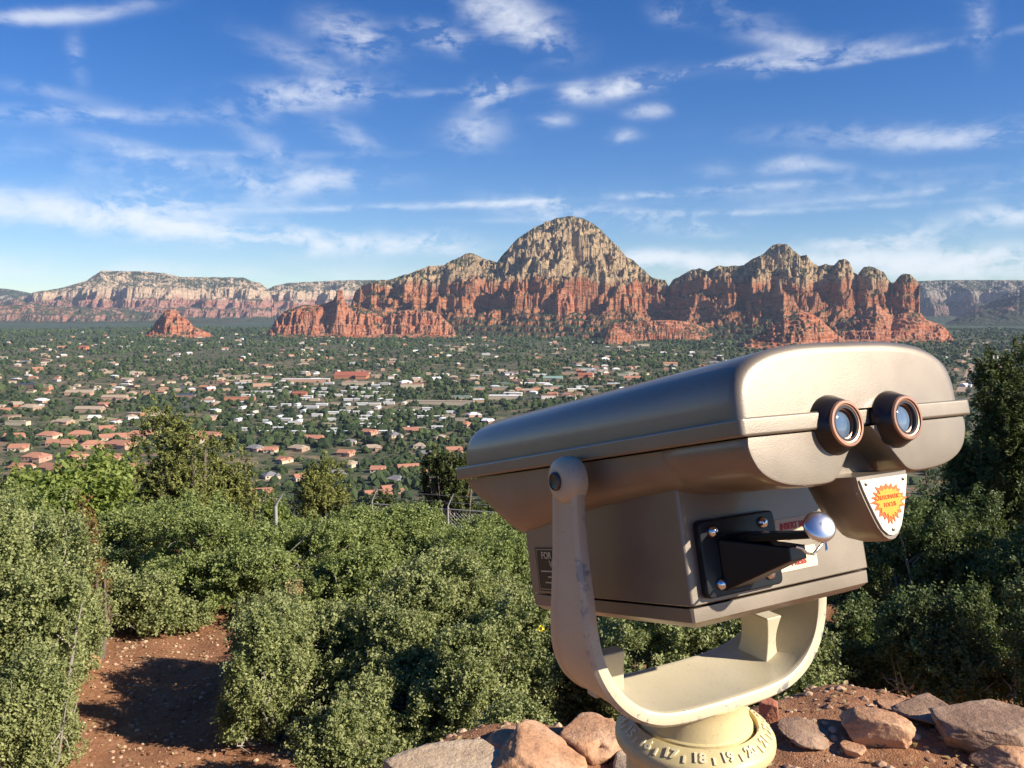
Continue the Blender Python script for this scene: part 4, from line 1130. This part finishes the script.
def loft_mesh(name, rings, fn, mat, parent, cap=True, smooth=True, bev=0, closed=True, sharp=35):
    k = len(rings[0]); bm = bmesh.new()
    vs = [[bm.verts.new(tuple(fn(np.array(p)))) for p in r] for r in rings]
    for a, b in zip(vs[:-1], vs[1:]):
        for i in range(k if closed else k-1):
            try: bm.faces.new((a[i], a[(i+1) % k], b[(i+1) % k], b[i]))
            except ValueError: pass
    if cap: bm.faces.new(vs[0][::-1]); bm.faces.new(vs[-1])
    bmesh.ops.recalc_face_normals(bm, faces=bm.faces)
    o = bm_obj(name, bm, mat, parent)
    finish(o, smooth, bev, sharp)
    return o

def finish(o, smooth=True, bev=0, sharp=35):
    if bev:
        m = o.modifiers.new('bevel', 'BEVEL'); m.width = bev; m.segments = 3; m.limit_method = 'ANGLE'; m.angle_limit = math.radians(30); m.harden_normals = False
    if smooth:
        me = o.data; me.polygons.foreach_set('use_smooth', [True]*len(me.polygons))
        if not bev: me.set_sharp_from_angle(angle=math.radians(sharp))
        else:
            w_ = o.modifiers.new('wn', 'WEIGHTED_NORMAL'); w_.keep_sharp = True

def lathe(name, prof, c, ax, fn, mat, parent, seg=48, smooth=True, sharp=35, cap=True):
    """prof: (radius, distance along ax); c and ax in the coordinates of fn"""
    ax = np.array(ax, float); ax /= np.linalg.norm(ax)
    ref = np.array([0, 0, 1.]) if abs(ax[2]) < .9 else np.array([1., 0, 0])
    A = np.cross(ax, ref); A /= np.linalg.norm(A); Bv = np.cross(ax, A)
    an = np.arange(seg)*2*np.pi/seg
    rings = [np.array(c)+ax*h+(A[None]*np.cos(an)[:, None]+Bv[None]*np.sin(an)[:, None])*max(r, 1e-5) for r, h in prof]
    return loft_mesh(name, rings, fn, mat, parent, cap, smooth, 0, True, sharp)

def sgnpow(v, p): return np.sign(v)*np.abs(v)**p

# ---- materials of the viewer
def bronze():
    m, nt, b = new_mat('bronze_paint'); co = objco(nt)
    n1 = noise(nt, co, 9, 5, .6); n2 = noise(nt, co, 60, 4, .6); n3 = noise(nt, co, 900, 2, .5)
    c = ramp(nt, n1, [(.3, (.225, .187, .142)), (.7, (.285, .24, .182))])
    c = mixc(nt, ramp(nt, n2, [(.55, 0), (.75, .3)]), c, (.22, .165, .11))
    nt.links.new(c, b.inputs['Base Color']); b.inputs['Metallic'].default_value = .5
    nt.links.new(ramp(nt, n1, [(.3, .40), (.7, .50)]), b.inputs['Roughness'])
    b.inputs['Coat Weight'].default_value = .32; b.inputs['Coat Roughness'].default_value = .13
    # fine scratches and rubbed spots
    sc1 = noise(nt, objco(nt, (4, 90, 30)), 9, 4, .7); sc2 = noise(nt, objco(nt, (60, 5, 80)), 7, 4, .7)
    scr = math_n(nt, 'MAXIMUM', ramp(nt, sc1, [(.66, 0), (.70, 1)]), ramp(nt, sc2, [(.68, 0), (.72, 1)]))
    c = mixc(nt, math_n(nt, 'MULTIPLY', scr, .22), c, (.52, .45, .36)); nt.links.new(c, b.inputs['Base Color'])
    bump(nt, math_n(nt, 'ADD', n3, math_n(nt, 'MULTIPLY', n2, .5)), .16, .0008, b)
    return m
M_BRZ = bronze()
def cream_paint(name='cream_paint', base=(.60, .49, .25), wear=1.6):
    m, nt, b = new_mat(name); co = objco(nt); g = N(nt, 'ShaderNodeNewGeometry')
    n1 = noise(nt, co, 7, 5, .6); n2 = noise(nt, co, 38, 6, .72); n3 = noise(nt, co, 240, 3, .6)
    c = ramp(nt, n1, [(.3, tuple(x*.86 for x in base)), (.7, tuple(x*1.08 for x in base))])
    chip = math_n(nt, 'ADD', math_n(nt, 'MULTIPLY', math_n(nt, 'SUBTRACT', g.outputs['Pointiness'], .5), wear), math_n(nt, 'ADD', math_n(nt, 'MULTIPLY', n2, .55), .235))
    cf = ramp(nt, chip, [(.665, 0), (.70, 1)])
    c = mixc(nt, ramp(nt, n3, [(.62, 0), (.72, .35)]), c, (.25, .20, .13))
    c = mixc(nt, cf, c, (.34, .33, .31))
    nt.links.new(c, b.inputs['Base Color'])
    nt.links.new(math_n(nt, 'MULTIPLY', cf, .55), b.inputs['Metallic'])
    b.inputs['Roughness'].default_value = .42
    bump(nt, math_n(nt, 'ADD', n3, math_n(nt, 'MULTIPLY', cf, -.8)), .25, .0008, b)
    return m
M_CREAM = cream_paint()
M_CREAMP = cream_paint('yoke_paint', (.57, .50, .34), 2.15)
M_BLACKM = simple('black_enamel', (.010, .011, .013), .3, spec=.35, nscale=30)
M_CUP = simple('black_rubber', (.022, .015, .013), .32, spec=.55, nscale=30)
M_COPPER = simple('copper_ring', (.50, .27, .17), .32, metal=.85, nscale=60)
M_CHROME = simple('chrome', (.82, .83, .84), .14, metal=1, var=.02)
M_KNOB = simple('polished_steel', (.84, .85, .87), .3, metal=1, var=.04, nscale=40)
M_DARKM = simple('dark_steel', (.10, .10, .095), .4, metal=.8)
M_LENS = simple('lens_glass', (.13, .19, .27), .06, spec=.9, var=.35, nscale=25)
M_LENS.node_tree.nodes['Principled BSDF'].inputs['Coat Weight'].default_value = .6
M_PLATE = simple('cream_plate', (.78, .72, .56), .35, spec=.4, nscale=30, var=.05)
M_ORANGE = simple('orange_ink', (.72, .13, .015), .45, var=.06, nscale=60)
M_YELLOW = simple('yellow_ink', (.93, .34, .015), .45, var=.08, nscale=50)
M_REDINK = simple('red_ink', (.50, .035, .02), .5)
M_BRASS = simple('brass_plate', (.045, .038, .028), .4, metal=.3, nscale=40)
M_GOLDINK = simple('gold_ink', (.62, .56, .40), .4, metal=.3)
M_PAPER = simple('label_paper', (.80, .68, .46), .4, nscale=50, var=.1)
M_PAPER_SHADE = simple('shaded_label_paper', (.55, .45, .30), .4, nscale=50, var=.1)  # darker copy of the label paper; shade under the overhang put into its colour

# ---- lid (upper shell)
def lid_ring(y, ins, a=.2045, hgt=.0868, zb=.0215, n=3.2, k=44):
    t = np.linspace(0, math.pi, k); a2 = a-ins; h2 = hgt-ins
    return [(a2*sgnpow(math.cos(s), 2/n), y, zb+h2*abs(math.sin(s))**(2/n)) for s in t]
st = [(.010, .016), (.0105, .009), (.0135, .004), (.018, .001), (.026, 0)]+[(y, 0) for y in np.linspace(.06, .69, 10)]
st += [(.69+.050*math.sin(a), .045*(1-math.cos(a))) for a in np.linspace(.18, math.pi/2, 8)]
loft_mesh('lid', [lid_ring(y, i) for y, i in st], LB, M_BRZ, viewer, True, True, 0, True, 50)

# ---- flange between lid and hull
def prism(name, pts, z0, z1, fn, mat, parent, bev=.0, axis='z'):
    if axis == 'z': R_ = [[(x, y, z) for x, y in pts] for z in (z0, z1)]
    elif axis == 'y': R_ = [[(x, y, z) for x, z in pts] for y in (z0, z1)]
    else: R_ = [[(x, y, z) for y, z in pts] for x in (z0, z1)]
    return loft_mesh(name, R_, fn, mat, parent, True, True, bev)
fl_pts = [(-.2135, .004), (-.208, 0), (-.062, 0), (-.058, .0145), (.058, .0145), (.062, 0), (.208, 0), (.2135, .004), (.2135, .728), (.209, .742), (.195, .750), (-.195, .750), (-.209, .742), (-.2135, .728)]
prism('flange', fl_pts, .0, .0215, LB, M_BRZ, viewer, .0025)

# ---- hull
def hull_ring(y, hb, w_, n=3.4, k=40, top=-.0022):
    t = np.linspace(0, math.pi, k)
    return [(w_*sgnpow(math.cos(s), 2/n), y, top-hb*abs(math.sin(s))**(2/n)) for s in t]
hs_ = [(.050, .0635, .185), (.07, .060, .199), (.175, .066, .201), (.25, .073, .202), (.35, .086, .202), (.45, .105, .202), (.53, .122, .202), (.58, .129, .202), (.61, .122, .201), (.64, .102, .200), (.67, .078, .198), (.695, .060, .199), (.715, .042, .197), (.728, .022, .195), (.736, .008, .194)]
loft_mesh('hull', [hull_ring(*s) for s in hs_], LB, M_BRZ, viewer, True, True, 0, True, 60)

# ---- goggle lobes
lobe = [(-.203, -.0015), (-.2045, -.012), (-.201, -.025), (-.192, -.040), (-.176, -.052), (-.152, -.0605), (-.125, -.0645), (-.095, -.066), (-.075, -.065), (-.063, -.0605), (-.054, -.052), (-.034, -.030), (-.012, -.0085), (-.004, -.0015)]
def cr(P, n=5):
    P = np.array(P); out = []
    for i in range(len(P)-1):
        p0 = P[max(i-1, 0)]; p1 = P[i]; p2 = P[i+1]; p3 = P[min(i+2, len(P)-1)]
        for t in np.arange(n)/n: out.append(.5*((2*p1)+(-p0+p2)*t+(2*p0-5*p1+4*p2-p3)*t*t+(-p0+3*p1-3*p2+p3)*t**3))
    out.append(P[-1]); return np.array(out)
lobe = [tuple(v) for v in cr(lobe, 4)]
for sg in (1, -1):
    L_ = [(x*sg, z) for x, z in lobe]
    c = (sum(p[0] for p in L_)/len(L_), -.0015)
    rings = [[(c[0]+(x-c[0])*s, y, c[1]+(z-c[1])*s) for x, z in L_] for y, s in ((.0055, .925), (.006, .955), (.009, .982), (.014, .996), (.020, 1), (.12, 1.0), (.155, .97), (.17, .88))]
    loft_mesh('eye_lobe', rings, LB, M_BRZ, viewer, True, True, 0, True, 40)

# ---- nose pod and plate
sh = [(-.048, -.0605), (-.0462, -.074), (-.0395, -.091), (-.0315, -.109), (-.0235, -.125), (-.014, -.1365), (-.006, -.1412), (0, -.142)]
sh = sh+[(-x, z) for x, z in sh[::-1][1:]]
def shr(y, s, dz=0): return [(x*s, y, -.085+(z+.085)*s+dz) for x, z in sh]
pod = loft_mesh('nose_pod', [shr(-.0055, .93), shr(-.0055, .965), shr(-.0025, .995), shr(.004, 1.01), shr(.03, 1.02), shr(.055, 1.0, .004), shr(.075, .9, .016), shr(.09, .72, .03)], LB, M_BRZ, viewer, True, True, 0, True, 45)
ipl = [(-.0435, -.0655), (-.0395, -.078), (-.0325, -.095), (-.0248, -.112), (-.0170, -.126), (-.008, -.1335), (0, -.135)]
ipl = ipl+[(-x, z) for x, z in ipl[::-1][1:]]
nose = prism('nose_plate', ipl, -.0080, -.0057, LB, M_PLATE, viewer, .0, 'y')
def star(rx, rz, c, n, depth, seed, shape=None):
    q = random.Random(seed); P = []
    for i in range(n*2):
        a = i*math.pi/n; f = 1 if i % 2 == 0 else 1-depth*(.6+.6*q.random())
        if i % 2 == 0: f *= .92+.14*q.random()
        x, z = math.sin(a), math.cos(a)
        w_ = 1.0 if z > 0 else 1+z*.42          # narrows towards the bottom like the plate
        P.append((c[0]+rx*x*f*w_, c[1]+rz*z*f*(1.0 if z > 0 else 1.32)))
    return P
prism('starburst', star(.0330, .0215, (.001, -.0935), 20, .26, 3), -.0088, -.0081, LB, M_ORANGE, nose, 0, 'y')
prism('starburst_fill', star(.0265, .0160, (.001, -.0935), 20, .22, 3), -.0095, -.0089, LB, M_YELLOW, nose, 0, 'y')
for x, z in ((-.0345, -.0705), (.0345, -.0705), (.001, -.1285)): lathe('screw', [(.0022, 0), (.0022, .0008), (.0012, .0014)], (x, -.0081, z), (0, -1, 0), LB, M_DARKM, nose, 12)
lathe('keyhole', [(.0035, 0), (.0035, .0012)], (.0, .0499, -.026), (0, -1, 0), LB, M_BLACKM, viewer, 16)

# ---- lettering
_fc = {}
def text_mesh(s, size, org, xd, yd, fn, mat, parent, ext=.0004, align='CENTER', bold=0, name='lettering', sx=1.0):
    cu = bpy.data.curves.new('t', 'FONT'); cu.body = s; cu.size = size; cu.align_x = align; cu.align_y = 'CENTER'; cu.extrude = ext; cu.offset = bold; cu.resolution_u = 3
    o = bpy.data.objects.new('t', cu); COL.objects.link(o)
    dg = bpy.context.evaluated_depsgraph_get(); me = bpy.data.meshes.new_from_object(o.evaluated_get(dg))
    bpy.data.objects.remove(o); bpy.data.curves.remove(cu)
    xd = np.array(xd, float); yd = np.array(yd, float); nd = np.cross(xd, yd)
    co = np.zeros(len(me.vertices)*3); me.vertices.foreach_get('co', co); co = co.reshape(-1, 3)
    P = np.array(org)+co[:, 0:1]*xd*sx+co[:, 1:2]*yd+co[:, 2:3]*nd
    P = fn(P); me.vertices.foreach_set('co', P.astype(np.float32).ravel()); me.update(); me.name = name
    me.materials.clear(); me.materials.append(mat)
    return link(name, me, parent)
text_mesh('AUTOMATIC', .0075, (.001, -.0098, -.0895), (1, 0, 0), (0, 0, 1), LB, M_ORANGE, nose, bold=.0000, sx=.92)
text_mesh('FOCUS', .0075, (.001, -.0098, -.0985), (1, 0, 0), (0, 0, 1), LB, M_ORANGE, nose, bold=.0000, sx=.95)

# ---- eyepieces
for ex in (-.0562, .0562):
    e = lathe('eyepiece', [(.030, .014), (.0368, .013), (.0375, .009), (.0368, .006), (.0288, -.0110), (.0275, -.0122), (.0185, -.0122), (.0185, .008)], (ex, 0, .0035), (0, 1, 0), LB, M_CUP, viewer, 56)
    lathe('eyepiece_ring', [(.0280, -.0115), (.0280, -.0138), (.0270, -.0148), (.0240, -.0148), (.0236, -.0132), (.0215, -.0128), (.0211, -.0108), (.0195, -.0104), (.0190, -.0078), (.0168, -.0074), (.0166, -.0040)], (ex, 0, .0035), (0, 1, 0), LB, M_COPPER, e, 56, sharp=30, cap=False)
    lathe('lens', [(.0167, -.0042), (.013, -.0060), (.007, -.0070), (0, -.0074)], (ex, 0, .0035), (0, 1, 0), LB, M_LENS, e, 40)

# ---- coin housing
bx_ = [(-.172, .178), (-.169, .175), (.169, .175), (.172, .178), (.172, .575), (.162, .585), (-.162, .585), (-.172, .575)]
box = prism('coin_housing', bx_, -.2035, -.02, LB, M_BRZ, viewer, .003)
cc = (0, .38)
def brg(z, s, ins=0): return [(x-math.copysign(ins, x), cc[1]+(y-cc[1])-math.copysign(ins, y-cc[1]), z) for x, y in bx_]
loft_mesh('housing_base', [brg(-.2305-.008, 0, .045), brg(-.2365, 0, .028), brg(-.232, 0, .012), brg(-.224, 0, .002), brg(-.214, 0, -.0015), brg(-.2065, 0, -.0015)], LB, M_BRZ, viewer, True, True, 0, True, 40)
lathe('cam_lock', [(.008, 0), (.008, .002), (.0045, .003)], (0, .36, -.2385), (0, 0, -1), LB, M_DARKM, viewer, 20)

def rrect(x0, x1, z0, z1, r, k=5):
    P = []
    for cx_, cz_, a0 in ((x1-r, z1-r, 0), (x0+r, z1-r, 90), (x0+r, z0+r, 180), (x1-r, z0+r, 270)):
        for i in range(k): a = math.radians(a0+90*i/(k-1)); P.append((cx_+r*math.cos(a), cz_+r*math.sin(a)))
    return P
cm = prism('coin_plate', rrect(-.152, -.016, -.1965, -.0970, .008), .163, .1752, LB, M_BLACKM, viewer, .0015, 'y')
for x, z in ((-.130, -.1125), (-.040, -.1115), (-.128, -.180), (-.040, -.180)):
    lathe('screw', [(.0078, 0), (.0074, .003), (.0055, .0056), (.003, .0068), (.0005, .0072)], (x, .1631, z), (0, -1, 0), LB, M_CHROME, cm, 20)
def hexa(name, A4, B4, mat, parent, bev=.001):
    return loft_mesh(name, [A4, B4], LB, mat, parent, True, True, bev)
def quad(y, x0, x1, z0, z1): return [(x0, y, z0), (x1, y, z0), (x1, y, z1), (x0, y, z1)]
hexa('coin_chute', quad(.1632, -.124, -.082, -.1905, -.1235), quad(.081, -.084, -.056, -.1560, -.1385), M_BLACKM, viewer, .0015)
hexa('chute_tip', quad(.0808, -.0845, -.0555, -.1565, -.1380), quad(.079, -.083, -.057, -.1555, -.1390), M_DARKM, viewer, .001)
hexa('slide_bar', quad(.1632, -.104, -.060, -.1310, -.1205), quad(.034, -.098, -.078, -.1270, -.1185), M_BLACKM, viewer, .0012)
kn = lathe('coin_knob', [(.006, -.012), (.0075, -.004), (.017, -.003), (.0190, -.001), (.0190, .0015)]+[(.0190*math.cos(a), .0015+.0075*math.sin(a)) for a in np.linspace(.12, 1.5, 12)]+[(.0003, .0092)], (-.0930, .020, -.1135), (-.36, -.85, .38), LB, M_KNOB, viewer, 48, sharp=60)
zig = [(-.108, -.1345), (-.097, -.1385), (-.090, -.1450), (-.080, -.1475), (-.070, -.1420), (-.060, -.1365), (-.0555, -.1360), (-.0560, -.1465)]
V, F = tubes([([tuple(LB(np.array([x, .047, z]))) for x, z in zig], [.0011]*len(zig))], 6); link('spring_clip', mesh_np('spring_clip', V, F, [M_CHROME], smooth=True), viewer)
lp = prism('price_label', rrect(-.006, .088, -.1425, -.1125, .002), .1735, .1751, LB, M_PAPER_SHADE, viewer, 0, 'y')
text_mesh('INSERT MONEY', .0125, (.040, .1730, -.1235), (1, 0, 0), (0, 0, 1), LB, M_REDINK, lp, bold=.0004, sx=.86)
prism('label_line', [(0, -.134), (.08, -.134), (.08, -.1325), (0, -.1325)], .1728, .1733, LB, M_BRASS, lp, 0, 'y')
lp = prism('price_label', rrect(-.008, .066, -.184, -.1545, .002), .1735, .1751, LB, M_PAPER, viewer, 0, 'y')
text_mesh('PRESS', .0115, (.029, .1730, -.174), (1, 0, 0), (0, 0, 1), LB, M_REDINK, lp, bold=.0004)
prism('label_mark', [(.020, -.166), (.038, -.166), (.029, -.158)], .1728, .1733, LB, M_REDINK, lp, 0, 'y')

# ---- side plaque, left flank of the housing
yz = [(.398, -.1285), (.548, -.1285), (.548, -.1985), (.398, -.1985)]
pl = prism('side_plaque', yz, -.1738, -.1722, LB, M_BRASS, viewer, 0, 'x')
def strip(y0, y1, z0, z1, mt=None): return prism('plaque_line', [(y0, z0), (y1, z0), (y1, z1), (y0, z1)], -.1744, -.1739, LB, mt or M_GOLDINK, pl, 0, 'x')
strip(.402, .544, -.1320, -.1312); strip(.402, .544, -.1958, -.1950); strip(.5432, .544, -.195, -.132); strip(.402, .4028, -.195, -.132)
text_mesh('FOR DISTANCE', .0155, (-.1742, .473, -.1415), (0, -1, 0), (0, 0, 1), LB, M_GOLDINK, pl, bold=.0003, sx=1.05)
text_mesh('VIEWING', .0155, (-.1742, .473, -.1555), (0, -1, 0), (0, 0, 1), LB, M_GOLDINK, pl, bold=.0003, sx=1.05)
for k, (a, b_) in enumerate(((.41, .535), (.43, .515), (.42, .525))): strip(a, b_, -.1675-.009*k, -.1655-.009*k)

# ---- yoke
ZP = -.238; YB = .014
half = [(-.2335, ZP, .0305), (-.2335, -.270, .030), (-.2335, -.33, .034), (-.2335, -.40, .043), (-.2320, -.45, .050), (-.2230, -.495, .058), (-.2030, -.533, .066), (-.1720, -.563, .072), (-.1330, -.581, .076), (-.09, -.588, .077), (-.045, -.590, .077), (0, -.5905, .077)]
full = half+[(-x, z, b) for x, z, b in half[::-1][1:]]
# refine the path
def cr(P, n=5):
    P = np.array(P); out = []
    for i in range(len(P)-1):
        p0 = P[max(i-1, 0)]; p1 = P[i]; p2 = P[i+1]; p3 = P[min(i+2, len(P)-1)]
        for t in np.arange(n)/n: out.append(.5*((2*p1)+(-p0+p2)*t+(2*p0-5*p1+4*p2-p3)*t*t+(-p0+3*p1-3*p2+p3)*t**3))
    out.append(P[-1]); return np.array(out)
pth = cr(full, 5); T_ = unit(np.gradient(pth[:, :2], axis=0)); Nn = np.stack([-T_[:, 1], T_[:, 0]], -1)   # points inwards (up at the bottom)
rings = []
for (x, z, b), n_ in zip(pth, Nn):
    th = .0105
    sec = [(-b, -.5), (-b, .55), (-b+.003, 1.0), (-b+.008, 1.12), (-b+.012, 1.0), (0, .97), (b-.012, 1.0), (b-.008, 1.12), (b-.003, 1.0), (b, .55), (b, -.5), (b-.005, -1.0), (b-.012, -1.05), (b-.016, -.72), (0, -.72), (-b+.016, -.72), (-b+.012, -1.05), (-b+.005, -1.0)]
    rings.append([(x+n_[0]*s*th, bb+YB*sstep(-.45, -.25, z), z+n_[1]*s*th) for bb, s in sec])
yoke = loft_mesh('yoke', rings, LY, M_CREAMP, viewer, True, True, 0, True, 40)
for sg in (-1, 1):
    y0 = YB
    lathe('yoke_hub', [(.028, -.013), (.0325, -.012), (.034, -.006), (.0335, .006), (.030, .014), (.022, .0195), (.016, .0205)], (sg*.2335, y0, ZP), (sg, 0, 0), LY, M_CREAMP, yoke, 40, sharp=50)
    lathe('pivot_bolt', [(.0135, .0), (.0135, .0235), (.0115, .0255), (.0105, .0235), (.0065, .0225), (.0005, .0225)], (sg*.2335, y0, ZP), (sg, 0, 0), LY, M_DARKM, yoke, 24)
# stops on the inner side of the yoke
def stop(x0, x1, b0, b1, z0, z1, waist):
    R_ = []
    for t in np.linspace(0, 1, 9):
        w_ = 1-waist*math.sin(math.pi*t)
        cx_, cb_ = (x0+x1)/2, (b0+b1)/2; hx, hb_ = (x1-x0)/2*w_, (b1-b0)/2*(1-waist*.3*math.sin(math.pi*t))
        z = z0+(z1-z0)*t
        R_.append([(cx_-hx, cb_-hb_, z), (cx_+hx, cb_-hb_, z), (cx_+hx, cb_+hb_, z), (cx_-hx, cb_+hb_, z)])
    return loft_mesh('tilt_stop', R_, LY, M_CREAMP, yoke, True, True, .0015)
stop(.132, .166, -.022, .046, -.578, -.497, .42)
stop(-.176, -.122, .022, .046, -.578, -.513, .05)

# ---- pedestal
ped = lathe('pedestal', [(.150, -2.545), (.150, -2.50), (.118, -2.485), (.1065, -2.46), (.1065, -.70), (.1075, -.690), (.112, -.683), (.1205, -.679), (.1240, -.674), (.1248, -.668), (.1240, -.661), (.1210, -.6565), (.1000, -.6415), (.0975, -.6405), (.0955, -.6445), (.0945, -.660), (.02, -.660)], (0, 0, 0), (0, 0, 1), LY, M_CREAM, viewer, 96, sharp=30)
lathe('swivel_boss', [(.06, -.66), (.0905, -.650), (.0895, -.641), (.0865, -.6385), (.0845, -.632), (.0810, -.615), (.0795, -.603), (.0815, -.5965), (.05, -.592)], (0, 0, 0), (0, 0, 1), LY, M_CREAM, viewer, 80, sharp=30)
bs = math.atan2((.6565-.6415), (.1210-.1000))
# angle of the near side of the dial, seen from the photographer
to_cam = -PC[:2]/np.linalg.norm(PC[:2])
ux, uh = float(np.dot(to_cam, vX[:2])), float(np.dot(to_cam, vH[:2]))
a0 = math.atan2(uh, ux)
M_DIAL = cream_paint('dial_paint', (.74, .65, .43), 0.0)
for i in range(16):
    num = 11+i; a = a0+math.radians((num-18)*22.0+4)
    rd = np.array([math.cos(a), math.sin(a), 0]); tg = np.array([-math.sin(a), math.cos(a), 0])
    up = -rd*math.cos(bs)+np.array([0, 0, math.sin(bs)])
    org = rd*.1102+np.array([0, 0, -.6487])
    nd = np.cross(tg, up)
    text_mesh(str(num), .0205, tuple(org+nd*.0006), tg, up, LY, M_DIAL, ped, ext=.0016, bold=.0008, name='dial_number')
    a1 = a+math.radians(11); rd1 = np.array([math.cos(a1), math.sin(a1), 0]); tg1 = np.array([-math.sin(a1), math.cos(a1), 0]); up1 = -rd1*math.cos(bs)+np.array([0, 0, math.sin(bs)]); nd1 = np.cross(tg1, up1)
    c_ = rd1*.1135+np.array([0, 0, -.6511]); R_ = []
    for h in (-.0005, .0022): R_.append([tuple(c_+tg1*sx_*.0015+up1*su*.0058+nd1*h) for sx_, su in ((-1, -1), (1, -1), (1, 1), (-1, 1))])
    loft_mesh('dial_tick', R_, LY, M_DIAL, ped, True, True, 0)
